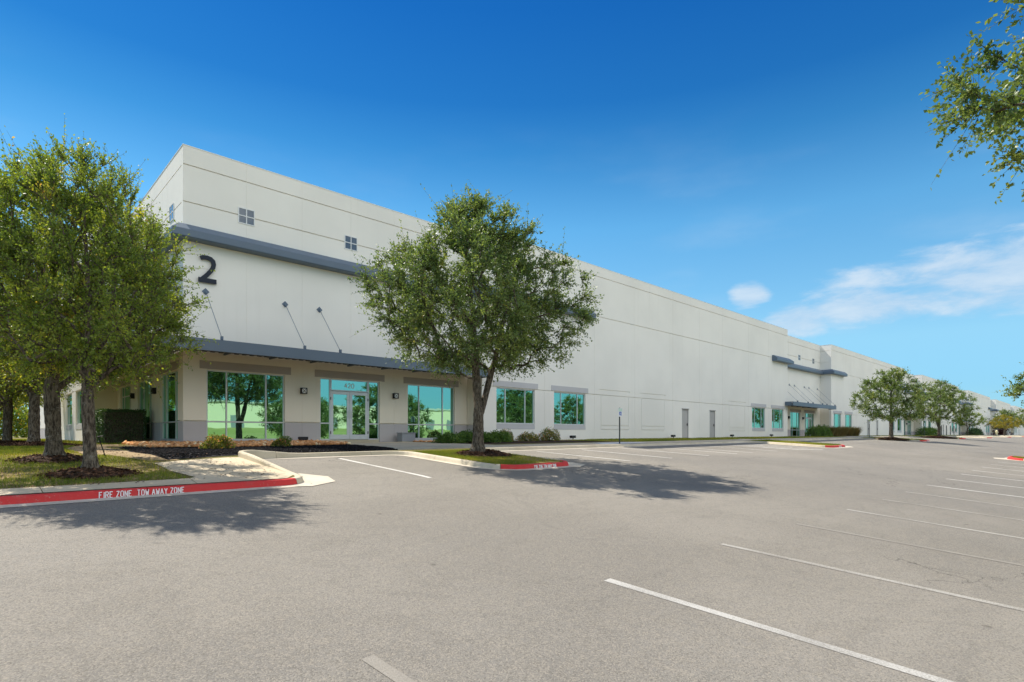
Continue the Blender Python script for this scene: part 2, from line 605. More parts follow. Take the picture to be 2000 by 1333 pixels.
def bark_mat():
    m, t, b = new_mat("grey_bark")
    n1 = noise(t, 18, 6, .65, scaled(t, 1.6, 1.6, .45))
    n2 = noise(t, 7, 5, .6)
    n3 = noise(t, 38, 4, .6)
    c = MIX(t, SMOOTH(t, n1, .36, .66), (.045, .036, .028), (.20, .165, .125))
    c = MIX(t, SMOOTH(t, MATH(t, "ADD", MATH(t, "MULTIPLY", n2, .5), MATH(t, "MULTIPLY", n3, .5)), .54, .64, 0, .75), c, (.30, .285, .25))
    t.links.new(c, b.inputs["Base Color"])
    b.inputs["Roughness"].default_value = .95
    b.inputs["Specular IOR Level"].default_value = .1
    bump(t, b, n1, 1.0, .03)
    return m


M["bark"] = bark_mat()

# ------------------------------------------------------------------ ground sheets


def clip_poly(poly, axis, val, keep_greater):
    out = []
    n = len(poly)
    for i in range(n):
        a, b = poly[i], poly[(i + 1) % n]
        da = (a[axis] - val) * (1 if keep_greater else -1)
        db = (b[axis] - val) * (1 if keep_greater else -1)
        if da >= 0:
            out.append(a)
        if da * db < 0:
            s = da / (da - db)
            out.append((a[0] + (b[0] - a[0]) * s, a[1] + (b[1] - a[1]) * s))
    return out


def sheet(name, poly, hf, lift, mat, parent=None, step=4.0, **tags):
    """a polygon draped over the height function"""
    mb = MB()
    x0, x1 = min(p[0] for p in poly), max(p[0] for p in poly)
    y0, y1 = min(p[1] for p in poly), max(p[1] for p in poly)
    ky = sorted({y0, y1} | {y for y in GY if y0 < y < y1})
    ys = []
    for a, b in zip(ky[:-1], ky[1:]):
        k = max(1, int((b - a) / step))
        ys += [a + (b - a) * i / k for i in range(k)]
    ys.append(y1)
    nx = max(1, int((x1 - x0) / step))
    xs = [x0 + (x1 - x0) * i / nx for i in range(nx + 1)]
    for ya, yb in zip(ys[:-1], ys[1:]):
        row = clip_poly(clip_poly(poly, 1, ya, True), 1, yb, False)
        if len(row) < 3:
            continue
        for xa, xb in zip(xs[:-1], xs[1:]):
            c = clip_poly(clip_poly(row, 0, xa, True), 0, xb, False)
            if len(c) < 3:
                continue
            ar = sum(c[i][0] * c[(i + 1) % len(c)][1] - c[(i + 1) % len(c)][0] * c[i][1] for i in range(len(c)))
            if abs(ar) < 1e-6:
                continue
            if ar < 0:
                c = c[::-1]
            mb.face([(p[0], p[1], float(hf(p[0], p[1])) + lift) for p in c])
    return mb.build(name, mat, parent, **tags)


STRUCT = dict(kind="structure")
terr = MB()
for xa in range(-2400, 2400, 200):
    for ya in range(-2400, 2400, 200):
        def tz(x, y):
            return float(G(x, np.clip(y, -400, 400))) - 1.6 - (.5 if -300 < y < 300 and -200 < x < 400 else 0)
        terr.face([(x, y, tz(x, y)) for x, y in ((xa, ya), (xa + 200, ya), (xa + 200, ya + 200), (xa, ya + 200))])
terr.build("terrain", M["terrain"], **STRUCT)

lot = sheet("parking_lot", [(-60, -2.6), (330, -2.6), (330, 15.2), (-60, 15.2)], G, 0, M["asphalt"], step=6, **STRUCT)
sheet("back_lawn", [(-60, -60), (330, -60), (330, -2.6), (-60, -2.6)], G, .10, M["lawn"], step=12, **STRUCT)


# parking lines, each a strip of paint 4 mm above the asphalt
def stall_line(pts, w, mat, name="stall_line", lift=.004):
    mb = MB()
    (xa, ya), (xb, yb) = pts
    d = Vector((xb - xa, yb - ya)).normalized()
    nx, ny = -d.y * w / 2, d.x * w / 2
    k = max(1, int(math.hypot(xb - xa, yb - ya) / 1.0))
    rng = random.Random(int(xa * 91 + ya * 7))
    prev = None
    ss = sorted({i / k for i in range(k + 1)} | {(q - ya) / (yb - ya) for q in GY if min(ya, yb) < q < max(ya, yb)})
    for s in ss:
        x, y = xa + (xb - xa) * s, ya + (yb - ya) * s
        j = 1 + rng.uniform(-.08, .08)
        cur = [(x + nx * j, y + ny * j), (x - nx * j, y - ny * j)]
        if prev:
            mb.face([(p[0], p[1], float(G(p[0], p[1])) + lift) for p in (prev[0], prev[1], cur[1], cur[0])])
        prev = cur
    return mb.build(name, mat, lot)


stall_line([(4.85, 3.61), (5.32, -1.9)], .115, M["linen"])
stall_line([(7.5, 3.63), (8.0, -1.9)], .11, M["linew"])
stall_line([(10.05, 3.55), (10.4, -1.9)], .11, M["linef"])
stall_line([(12.6, 3.5), (12.75, -1.9)], .11, M["linew"])
for i, x in enumerate((15.04, 17.29, 19.82, 22.74, 25.55, 28.16, 30.85, 33.48, 36.17)):
    stall_line([(x, 3.46), (x + .05, -1.9)], .11, M["linew"] if i < 2 else M["line"])
stall_line([(2.0, 3.55), (2.3, -1.9)], .11, M["linef"])
for x in (45.2, 47.9, 50.6, 53.3):
    stall_line([(x, 3.46), (x + .05, -1.9)], .11, M["line"])
stall_line([(7.14, 14.15), (7.13, 9.99)], .11, M["line"])
for x in (14.75, 17.3, 20.0, 22.4, 23.9, 26.6, 29.2, 31.9):
    stall_line([(x, 14.1), (x + .45, 10.4)], .11, M["line"])
for x in (39.4, 42.1, 44.8, 47.5, 50.2, 52.9, 55.6, 62.5, 65.2, 67.9, 70.6, 73.3, 82, 85, 88, 91, 94):
    stall_line([(x, 14.1), (x + .2, 10.4)], .11, M["line"])
for k in range(5):                                       # hatched access aisle
    stall_line([(29.4, 13.6 - k * .75), (31.7, 12.9 - k * .75)], .11, M["line"], "hatch_stripe")


# ------------------------------------------------------------------ kerbs
def fillet(pts, rads):
    out = [pts[0]]
    for i in range(1, len(pts) - 1):
        r = rads[i - 1]
        p = Vector(pts[i])
        a = (Vector(pts[i - 1]) - p).normalized()
        b = (Vector(pts[i + 1]) - p).normalized()
        ang = a.angle(b)
        t = r / math.tan(ang / 2)
        c = p + (a + b).normalized() * (r / math.sin(ang / 2))
        s, e = p + a * t - c, p + b * t - c
        a0 = math.atan2(s.y, s.x)
        da = (math.atan2(e.y, e.x) - a0 + math.pi) % (2 * math.pi) - math.pi
        for k in range(7):
            q = a0 + da * k / 6
            out.append((c.x + r * math.cos(q), c.y + r * math.sin(q)))
    out.append(pts[-1])
    return out


def resample(pts, step):
    out = []
    for a, b in zip(pts[:-1], pts[1:]):
        L = math.dist(a, b)
        k = max(1, int(L / step))
        out += [(a[0] + (b[0] - a[0]) * i / k, a[1] + (b[1] - a[1]) * i / k) for i in range(k)]
    out.append(pts[-1])
    return out


KPROF = [(0, -.05), (.0, .0), (.03, .085), (.045, .110), (.07, .122), (.155, .122), (.17, .108), (.175, -.05)]


def upstand(x, y):
    """the kerb beside the walk stands higher towards its back end"""
    if 4.3 < x < 6.2 and 10.8 < y < RY + .3:
        return 1 + 1.0 * min(1, max(0, (y - 10.9) / 2.6)) * min(1, max(0, (6.2 - x) / 1.1))
    return 1.0


def kerb_run(root, pts, red, joint=2.4):
    """kerb sections with joints and a gutter pan; raised side is on the left of travel; red: function of (x, y)"""
    pts = resample(pts, .35)
    nrm = []
    for i in range(len(pts)):
        a, b = pts[max(0, i - 1)], pts[min(len(pts) - 1, i + 1)]
        d = Vector((b[0] - a[0], b[1] - a[1])).normalized()
        nrm.append((-d.y, d.x))
    # cut into sections where the colour changes or a joint falls due
    secs, cur, run = [], [0], 0.0
    for i in range(1, len(pts)):
        mid = ((pts[i][0] + pts[i - 1][0]) / 2, (pts[i][1] + pts[i - 1][1]) / 2)
        isred = red(*mid)
        if len(cur) > 1 and (run > joint or isred != cur_red):
            secs.append((cur, cur_red))
            cur, run = [i - 1], 0.0
        cur_red = isred
        cur.append(i)
        run += math.dist(pts[i], pts[i - 1])
    secs.append((cur, cur_red))
    for ids, isred in secs:
        mb = MB()
        gap = .006
        rings = []
        for q, i in enumerate(ids):
            x, y = pts[i]
            if q == 0 and len(ids) > 1:
                d = Vector((pts[ids[1]][0] - x, pts[ids[1]][1] - y)).normalized() * gap
                x, y = x + d.x, y + d.y
            if q == len(ids) - 1 and len(ids) > 1:
                d = Vector((pts[ids[-2]][0] - x, pts[ids[-2]][1] - y)).normalized() * gap
                x, y = x + d.x, y + d.y
            z = float(G(x, y))
            hk = upstand(x, y)
            rings.append([(x + nrm[i][0] * o, y + nrm[i][1] * o, z + h * hk) for o, h in KPROF])
        for a, b in zip(rings[:-1], rings[1:]):
            for k in range(len(KPROF) - 1):
                mb.face([a[k], b[k], b[k + 1], a[k + 1]])
        mb.face(rings[0])
        mb.face(rings[-1][::-1])
        mb.build("kerb_section", M["red"] if isred else M["kerb"], root)
    pan = MB()
    for a in range(len(pts) - 1):
        q = []
        for i, o in ((a, -.17), (a, .01), (a + 1, .01), (a + 1, -.17)):
            x, y = pts[i][0] + nrm[i][0] * o, pts[i][1] + nrm[i][1] * o
            q.append((x, y, float(G(x, y)) + (.012 if o > 0 else .006)))
        pan.face(q[::-1])
    pan.build("gutter_pan", M["pan"], root)


kerb = link("kerb", None, **STRUCT)
RY = 14.62
route = [(-40, 10.2), (4.62, 10.2), (4.78, RY), (9.36, RY), (9.36, 10.2), (12.25, 10.2), (12.25, RY)]
rads = [.55, .5, .6, .9, .45, .6]
for xa, xb in ((33.9, 36.9), (57.4, 60.1), (76.6, 79.2), (98, 101), (122, 125), (146, 149), (170, 173)):
    route += [(xa, RY), (xa, 10.2), (xb, 10.2), (xb, RY)]
    rads += [.6, .6, .5, .6]
route += [(325, RY)]
kpts = fillet(route, rads)
kerb_run(kerb, kpts, lambda x, y: y < 10.45 and not (4.32 < x < 9.62) and x < 180 or (y < 10.6 and 11.9 < x < 12.4))
kerb2 = link("kerb", None, **STRUCT)
isl = fillet([(39.6, -2.4), (39.6, 3.5), (42.4, 3.5), (42.4, -2.4)], [.7, .9])
kerb_run(kerb2, isl[::-1], lambda x, y: y > 2.7)

for poly in ([(3.9, 10.19), (4.5, 9.98), (5.12, 10.30), (5.30, 11.0), (4.96, 11.7), (4.80, 11.0), (4.6, 10.2)],
             [(11.6, 10.19), (12.2, 9.98), (12.75, 10.25), (12.85, 10.8), (12.45, 11.4), (12.26, 10.7)],
             [(36.2, 10.19), (36.9, 9.9), (37.6, 10.2), (37.6, 11.0), (36.95, 11.4)],
             [(39.55, 2.4), (39.1, 3.0), (39.2, 3.9), (40.2, 4.05), (41.0, 3.56), (40.0, 3.5)]):
    sheet("gutter_apron", poly, G, .009, M["pan"], kerb, step=.4)

# ------------------------------------------------------------------ raised ground: lawn, walks, beds
KT = .0
front = [p for p in kpts if p[0] <= 325]
inset = []
for i, p in enumerate(front):
    a, b = front[max(0, i - 1)], front[min(len(front) - 1, i + 1)]
    d = Vector((b[0] - a[0], b[1] - a[1])).normalized()
    inset.append((p[0] - d.y * .165, p[1] + d.x * .165))


def shelf(x, y):
    return G(x, y) + KERB - .01


def poly_between(x0, x1, ytop):
    pp = [p for p in inset if x0 <= p[0] <= x1]
    return [(pp[0][0], pp[0][1])] + pp[1:] + [(pp[-1][0], ytop), (pp[0][0], ytop)]


lawn = MB()
# the raised lawn is built in vertical slices so the kerb outline stays exact
lawn_poly = inset + [(325, 23.1), (-40, 23.1)]
lawn_o = sheet("lawn", lawn_poly, shelf, 0, M["lawn"], step=2.0, **STRUCT)
sheet("side_lawn", [(-60, 23.1), (5.6, 23.1), (5.6, 110), (-60, 110)], shelf, 0, M["lawn"], step=6, **STRUCT)
sheet("island_lawn", [(39.78, -2.6), (39.78, 2.9), (40.3, 3.32), (41.6, 3.32), (42.2, 2.8), (42.2, -2.6)], shelf, 0, M["lawn"], step=2, **STRUCT)

# walk from the street kerb to the entrance bed, then the long walk behind the stalls
walk = link("sidewalk", None, **STRUCT)


def slab(poly, lift=.008, mat="walk"):
    return sheet("slab", poly, shelf, lift, M[mat], walk, step=1.5)


slab([(-40, 10.37), (-1.25, 10.37), (-1.25, 11.0), (-40, 11.0)])
slab([(-1.24, 10.37), (.73, 10.37), (.73, 10.95), (-1.24, 11.0)])
slab([(.74, 10.37), (2.7, 10.37), (2.75, 11.02), (.74, 10.95)])
slab([(2.71, 10.37), (4.2, 10.37), (4.48, 10.75), (4.53, 12.2), (2.72, 12.2), (2.88, 11.15), (2.76, 11.02)])
slab([(2.72, 12.21), (4.53, 12.21), (4.59, 14.15), (4.36, 14.2), (3.36, 13.9), (2.74, 13.55)])
for k in range(20):
    xa = 9.4 + k * 2.6
    slab([(xa, RY + .18), (xa + 2.59, RY + .18), (xa + 2.59, 16.25), (xa, 16.25)])
slab([(62, RY + .18), (320, RY + .18), (320, 16.25), (62, 16.25)])
slab([(9.9, 16.26), (14.7, 16.26), (14.7, 19.6), (10.2, 19.6)])
slab([(10.2, 19.61), (14.7, 19.61), (14.7, 22.98), (10.4, 22.98)])
slab([(36.6, 16.26), (38.4, 16.26), (40.2, 21.78), (38.4, 21.78)])
slab([(60.8, 16.26), (72, 16.26), (72, 22.9), (60.8, 22.9)])
sheet("kerb_ramp", [(19.6, RY + .20), (23.2, RY + .20), (22.7, 16.0), (20.2, 16.0)], shelf, .016, M["ramp"], walk, step=1)
sheet("kerb_ramp", [(58.6, RY + .20), (63.2, RY + .20), (62.7, 16.0), (59.2, 16.0)], shelf, .016, M["ramp"], walk, step=1)

# beds
sheet("gravel_bed", [(3.1, 14.1), (4.6, 14.6), (6.2, RY + .2), (9.38, RY + .2), (9.9, 16.4), (10.2, 19.0), (10.2, 20.6), (3.2, 20.6), (2.9, 17)], shelf, .012, M["gravelbase"], step=1.5, **STRUCT)
sheet("rock_bed", [(3.6, 20.61), (10.3, 20.61), (10.4, 22.99), (5.5, 22.99), (5.5, 25), (3.9, 25)], shelf, .012, M["soil"], step=1.5, **STRUCT)
sheet("shrub_bed", [(14.71, 17.5), (23.9, 17.5), (24.2, 21.7), (18.5, 21.7), (18.5, 22.95), (14.71, 22.95)], shelf, .012, M["mulchbase"], step=2, **STRUCT)
sheet("worn_path", [(2.7, 14.0), (3.3, 13.95), (3.0, 17), (2.9, 20.6), (4.2, 25), (3.0, 26), (1.9, 20), (1.9, 16.5)], shelf, .008, M["soil"], step=1.5, **STRUCT)

# ------------------------------------------------------------------ stroke lettering
GLYPH = {
    "F": [[(0, 0), (0, 1), (.6, 1)], [(0, .55), (.45, .55)]],
    "I": [[(.12, 0), (.12, 1)]],
    "R": [[(0, 0), (0, 1), (.45, 1), (.6, .87), (.6, .65), (.45, .52), (0, .52)], [(.3, .52), (.62, 0)]],
    "E": [[(.6, 0), (0, 0), (0, 1), (.6, 1)], [(0, .52), (.45, .52)]],
    "Z": [[(0, 1), (.62, 1), (0, 0), (.62, 0)]],
    "O": [[(.16, 0), (0, .2), (0, .8), (.16, 1), (.46, 1), (.62, .8), (.62, .2), (.46, 0), (.16, 0)]],
    "N": [[(0, 0), (0, 1), (.6, 0), (.6, 1)]],
    "T": [[(0, 1), (.64, 1)], [(.32, 1), (.32, 0)]],
    "W": [[(0, 1), (.16, 0), (.36, .7), (.56, 0), (.72, 1)]],
    "A": [[(0, 0), (.33, 1), (.66, 0)], [(.13, .35), (.53, .35)]],
    "Y": [[(0, 1), (.32, .5), (.64, 1)], [(.32, .5), (.32, 0)]],
    "4": [[(.45, 0), (.45, 1), (0, .3), (.62, .3)]],
    "2": [[(0, .8), (.12, .96), (.3, 1), (.48, .95), (.57, .78), (.52, .58), (.3, .32), (0, 0), (.6, 0)]],
    "0": [[(.16, 0), (0, .2), (0, .8), (.16, 1), (.44, 1), (.6, .8), (.6, .2), (.44, 0), (.16, 0)]],
}


def stroke(mb, line, hw, place, depth):
    """a polyline thickened to a flat band with mitred corners; place(u, v, d) gives the point"""
    P = [Vector(p) for p in line]
    closed = (P[0] - P[-1]).length < 1e-6
    L = []
    for i, p in enumerate(P):
        pa = P[i - 1] if i > 0 else (P[-2] if closed else None)
        pb = P[i + 1] if i < len(P) - 1 else (P[1] if closed else None)
        if pa is None:
            d = (pb - p).normalized()
            n = Vector((-d.y, d.x))
            k = 1
        elif pb is None:
            d = (p - pa).normalized()
            n = Vector((-d.y, d.x))
            k = 1
        else:
            d1, d2 = (p - pa).normalized(), (pb - p).normalized()
            n1, n2 = Vector((-d1.y, d1.x)), Vector((-d2.y, d2.x))
            n = (n1 + n2)
            if n.length < 1e-3:
                n = n1.copy()
            n.normalize()
            k = min(1.6, 1 / max(.3, n.dot(n1)))
        L.append((p + n * hw * k, p - n * hw * k))
    for (a1, a2), (b1, b2) in zip(L[:-1], L[1:]):
        c = [place(q.x, q.y, 0) for q in (a1, a2, b2, b1)] + [place(q.x, q.y, depth) for q in (a1, a2, b2, b1)]
        mb.hexa(c)


def lettering(text, place, size, hw, depth, parent, mat, gap=.30, space=.75, slant=0.0, name="lettering", xs=1.0):
    mb = MB()
    u = 0.0
    for ch in text:
        if ch == " ":
            u += space * size
            continue
        w = 0
        q = 0
        for ln in GLYPH[ch]:
            w = max(w, max(x * xs for x, _ in ln))
            pl = [Vector(((u + (x * xs + slant * y) * size), y * size)) for x, y in ln]
            runs, cur = [], [pl[0]]
            for i in range(1, len(pl)):
                cur.append(pl[i])
                if i < len(pl) - 1 and (pl[i] - pl[i - 1]).angle(pl[i + 1] - pl[i]) > 1.7:      # sharp corner: start a new stroke
                    runs.append(cur)
                    cur = [pl[i]]
            runs.append(cur)
            for r in runs:
                stroke(mb, r, hw, place, depth + .0004 * q)
                q += 1
        u += (w + gap) * size
    return mb.build(name, mat, parent), u


def kerb_place(x0, y0):
    def f(u, v, d):
        x = x0 + u
        s = v / .085
        return (x, y0 + .030 * s - .004 - d, float(G(x, y0)) + .012 + v)
    return f


lettering("FIRE ZONE  TOW AWAY ZONE", kerb_place(1.36, 10.2), .084, .0066, .003, kerb, M["stencil"], .22, .34, .06, xs=.66)
lettering("FIRE ZONE TOW AWAY ZONE", kerb_place(10.60, 10.2), .078, .0068, .003, kerb, M["stencil"], .16, .30, 0, xs=.60)
lettering("TOW ZONE", kerb_place(35.3, 10.2), .085, .0085, .003, kerb, M["stencil"], .22, .40, 0)
lettering("TOW ZONE", kerb_place(58.7, 10.2), .085, .0085, .003, kerb, M["stencil"], .22, .40, 0)

# ------------------------------------------------------------------ the warehouse
WH = thing("warehouse", "long white concrete warehouse numbered 2 with blue-grey canopies, cornices and green mirror windows", "warehouse", (5.54, 23.0, -.35))
WH_OFF = Vector((-5.54, -23.0, .35))


def whb(mb, name, mats, parent=None, **kw):
    """a part of the warehouse, given in world coordinates"""
    o = mb.build(name, mats, parent or WH, **kw)
    if parent is None:
        o.location = WH_OFF
    return o


def FR(Yp):
    return lambda u, d, z: (u, Yp + d, z)


def LF(Xp):
    return lambda u, d, z: (Xp + d, u, z)


def fbox(mb, fr, u0, u1, d0, d1, z0, z1, m=0):
    mb.hexa([fr(u0, d0, z0), fr(u1, d0, z0), fr(u1, d1, z0), fr(u0, d1, z0), fr(u0, d0, z1), fr(u1, d0, z1), fr(u1, d1, z1), fr(u0, d1, z1)], m)


TOP = 10.5
BASE = -.75
PAINT = [M["wall"], M["cream"], M["wains"], M["band"], M["bandl"]]


def wall(fr, joints, openings, grooves, bands, top=TOP, thick=.22, gw=.020, slots=()):
    """tilt-up panels between vertical joints; grooves are recessed horizontal reveals"""
    g = .006
    for ua, ub in zip(joints[:-1], joints[1:]):
        mb = MB()
        us = {ua + g, ub - g}
        for o in openings:
            for q in o[:2]:
                if ua + g < q < ub - g:
                    us.add(q)
        for o in slots:
            for q in o[:2]:
                if ua + g < q < ub - g:
                    us.add(q)
        us = sorted(us)
        zs = {BASE, top}
        for o in slots:
            if o[1] > ua and o[0] < ub:
                zs |= {o[2], o[3]}
        for o in openings:
            if o[1] > ua and o[0] < ub:
                zs |= {o[2], o[3]}
        for z in grooves:
            zs |= {z - gw, z + gw}
        for z0, z1, _ in bands:
            zs |= {z0, z1}
        zs = sorted(z for z in zs if BASE <= z <= top)
        for u0, u1 in zip(us[:-1], us[1:]):
            uc = (u0 + u1) / 2
            # merge equal neighbours in z
            cells = []
            for z0, z1 in zip(zs[:-1], zs[1:]):
                zc = (z0 + z1) / 2
                if any(o[0] < uc < o[1] and o[2] < zc < o[3] for o in openings):
                    key = None
                else:
                    mi = 0
                    for b0, b1, k in bands:
                        if b0 < zc < b1:
                            mi = k
                    dep = .065 if any(abs(zc - z) < gw for z in grooves) else 0.0
                    if any(o[0] < uc < o[1] and o[2] < zc < o[3] for o in slots):
                        dep = .05
                    key = (mi, dep)
                if cells and cells[-1][2] == key:
                    cells[-1][1] = z1
                else:
                    cells.append([z0, z1, key])
            for z0, z1, key in cells:
                if key:
                    fbox(mb, fr, u0, u1, key[1], thick, z0, z1, key[0])
        # the joint itself, set back
        cuts = [BASE] + [z for z in zs[1:-1] if any(abs(z - b) < 1e-6 for bb in bands for b in bb[:2])] + [top]
        for u0, u1 in ((ua, ua + g), (ub - g, ub)):
            blocked = [o for o in openings if o[0] < (u0 + u1) / 2 < o[1]]
            zc_ = sorted(set(cuts) | {q for o in blocked for q in o[2:4] if BASE < q < top})
            for z0, z1 in zip(zc_[:-1], zc_[1:]):
                if any(o[2] < (z0 + z1) / 2 < o[3] for o in blocked):
                    continue
                mi = 0
                for b0, b1, k in bands:
                    if b0 < (z0 + z1) / 2 < b1:
                        mi = k
                fbox(mb, fr, u0, u1, .008, thick, z0, z1, mi)
        whb(mb, "wall_panel", PAINT)


def window(fr, u0, u1, z0, z1, mull, transom=None, set_in=.07, fw=.05, name="window", mat="glass", detail=True):
    """aluminium frame with its panes as children"""
    fm = MB()
    us = [u0] + list(mull) + [u1]
    zs = [z0] + ([transom] if transom else []) + [z1]
    e = .004
    fbox(fm, fr, u0 + e, u1 - e, set_in, set_in + .08, z1 - fw, z1 - e)
    fbox(fm, fr, u0 + e, u1 - e, set_in, set_in + .08, z0 + e, z0 + fw)
    fbox(fm, fr, u0 + e, u0 + fw, set_in, set_in + .08, z0 + fw, z1 - fw)
    fbox(fm, fr, u1 - fw, u1 - e, set_in, set_in + .08, z0 + fw, z1 - fw)
    for q in mull:
        fbox(fm, fr, q - fw / 2, q + fw / 2, set_in, set_in + .08, z0 + fw, z1 - fw)
    if transom:
        for a, b in zip(us[:-1], us[1:]):
            fbox(fm, fr, a + fw * (1 if a == u0 else .5), b - fw * (1 if b == u1 else .5), set_in + .003, set_in + .08, transom - fw / 2, transom + fw / 2)
    w = whb(fm, name, M["alu"])
    for a, b in zip(us[:-1], us[1:]):
        for c, d in zip(zs[:-1], zs[1:]):
            pm = MB()
            fbox(pm, fr, a + .03, b - .03, set_in + .035, set_in + .05, c + .03, d - .03)
            pm.build("pane", M[mat], w)
    return w


def header(fr, u0, u1, z0, z1, mat):
    """shallow painted panel above an opening"""
    mb = MB()
    fbox(mb, fr, u0, u1, -.02, .0, z0, z1)
    return whb(mb, "lintel_band", mat)


def sill(fr, u0, u1, z0, z1, mat="bandl"):
    mb = MB()
    fbox(mb, fr, u0, u1, -.015, .05, z0, z1)
    return whb(mb, "sill_band", M[mat])


def wall_lamp(fr, u, z):
    """square black lantern with a crossed front"""
    h = .125
    mb = MB()
    fbox(mb, fr, u - h, u + h, -.03, -.002, z - h, z + h)
    t = .03
    for a, b, c, d in ((-h, h, h - t, h), (-h, h, -h, -h + t), (-h, -h + t, -h + t, h - t), (h - t, h, -h + t, h - t)):
        fbox(mb, fr, u + a, u + b, -.15, -.03, z + c, z + d)
    for s in (1, -1):
        a = [(u - h + t) if s > 0 else (u + h - t), z - h + t]
        b = [(u + h - t) if s > 0 else (u - h + t), z + h - t]
        dv = Vector((b[0] - a[0], b[1] - a[1])).normalized()
        n = Vector((-dv.y, dv.x)) * .008
        dd = -.150 if s > 0 else -.148
        mb.hexa([fr(a[0] + n.x, dd, a[1] + n.y), fr(a[0] - n.x, dd, a[1] - n.y), fr(b[0] - n.x, dd, b[1] - n.y), fr(b[0] + n.x, dd, b[1] + n.y),
                 fr(a[0] + n.x, -.138, a[1] + n.y), fr(a[0] - n.x, -.138, a[1] - n.y), fr(b[0] - n.x, -.138, b[1] - n.y), fr(b[0] + n.x, -.138, b[1] + n.y)])
    o = whb(mb, "wall_lamp", M["black"])
    gm = MB()
    fbox(gm, fr, u - h + t + .002, u + h - t - .002, -.135, -.032, z - h + t + .002, z + h - t - .002)
    gm.build("lamp_glass", M["lamp"], o)
    return o


def grid_window(fr, u, z, s=.31):
    """small square clerestory of four panes"""
    fm = MB()
    t = .035
    for a, b, c, d in ((-s, s, s - t, s), (-s, s, -s, -s + t), (-s, -s + t, -s + t, s - t), (s - t, s, -s + t, s - t),
                       (-t / 2, t / 2, -s + t, s - t), (-s + t, -t / 2, -t / 2, t / 2), (t / 2, s - t, -t / 2, t / 2)):
        fbox(fm, fr, u + a, u + b, -.022, -.001, z + c, z + d)
    w = whb(fm, "clerestory_window", M["white"])
    for a, b in ((-s + t, -t / 2), (t / 2, s - t)):
        for c, d in ((-s + t, -t / 2), (t / 2, s - t)):
            pm = MB()
            fbox(pm, fr, u + a + .001, u + b - .001, -.010, -.002, z + c + .001, z + d - .001)
            pm.build("pane", M["glassdk"], w)


def steel_door(fr, u0, u1, z0, z1):
    fm = MB()
    t = .06
    fbox(fm, fr, u0, u0 + t, .02, .12, z0, z1)
    fbox(fm, fr, u1 - t, u1, .02, .12, z0, z1)
    fbox(fm, fr, u0 + t, u1 - t, .02, .12, z1 - t, z1)
    fr_o = whb(fm, "steel_door", M["door"])
    lm = MB()
    fbox(lm, fr, u0 + t + .004, u1 - t - .004, .055, .10, z0, z1 - t - .004)
    lm.build("door_leaf", M["door"], fr_o)
    hm = MB()
    fbox(hm, fr, u1 - t - .13, u1 - t - .08, .0, .055, z0 + .92, z0 + 1.10)
    hm.build("handle", M["black"], fr_o)
    for q in (.25, 1.05, 1.85):
        hg = MB()
        fbox(hg, fr, u0 + t - .01, u0 + t + .012, .045, .056, z0 + q, z0 + q + .1)
        hg.build("hinge", M["black"], fr_o)
    cm = MB()
    fbox(cm, fr, u0 - .02, u1 + .02, -.05, .019, z1, z1 + .05)
    cm.build("drip_cap", M["door"], fr_o)


def blind_slots(u0, u1):
    """reveals cast round a filled-in window: lintel line, two sill lines and the jambs"""
    return [(u0 - .16, u1 + .16, 2.80, 2.845), (u0, u1, .55, .59), (u0, u1, .29, .33), (u0 - .02, u0, .29, 2.44), (u1, u1 + .02, .29, 2.44)]


CORN = [(0, 7.05), (-.42, 7.05), (-.46, 7.09), (-.46, 7.33), (-.42, 7.37), (-.16, 7.60), (0, 7.60)]


def cornice(path):
    """cornice swept along a plan polyline; wall lies on the left of travel; each run ends in a raked return"""
    mb = MB()
    rings = []
    for i, p in enumerate(path):
        p = Vector(p)
        if 0 < i < len(path) - 1:
            d1 = (p - Vector(path[i - 1])).normalized()
            d2 = (Vector(path[i + 1]) - p).normalized()
            n = Vector((d1.y, -d1.x)) + Vector((d2.y, -d2.x))
            n = n / (n.dot(Vector((d1.y, -d1.x))))
            e = Vector((0, 0))
        else:
            d = (Vector(path[1]) - p).normalized() if i == 0 else (p - Vector(path[i - 1])).normalized()
            n = Vector((d.y, -d.x))
            e = -d if i == 0 else d
        ring = []
        for dep, z in CORN:
            q = p + n * (-dep) + e * (-dep) * (-.25)
            ring.append((q.x, q.y, z))
        rings.append(ring)
    for a, b in zip(rings[:-1], rings[1:]):
        for k in range(len(CORN)):
            k2 = (k + 1) % len(CORN)
            mb.face([a[k], b[k], b[k2], a[k2]])
    mb.face(rings[0])
    mb.face(rings[-1][::-1])
    return whb(mb, "cornice", M["steel"])


def tie_rod(fr, u, parent, zt=5.30, over=2.0, zb=3.27):
    """rod from a diamond wall plate to the canopy edge"""
    mb = MB()
    h = .13
    mb.hexa([fr(u, -.002, zt - h), fr(u + h, -.002, zt), fr(u, -.002, zt + h), fr(u - h, -.002, zt),
             fr(u, -.02, zt - h), fr(u + h, -.02, zt), fr(u, -.02, zt + h), fr(u - h, -.02, zt)])
    a, b = Vector(fr(u, -.03, zt)), Vector(fr(u, -over + .12, zb + .10))
    mb.tube([a, b], .011, 6)
    k = (b - a).normalized()
    mb.tube([b - k * .02, b + k * .12], .03, 6)
    mb.tube([a - k * .01, a + k * .14], .026, 6)
    fbox(mb, fr, u - .035, u + .035, -over + .05, -over + .16, zb, zb + .14)
    o = mb.build("tie_rod", M["steel"], parent)
    return o


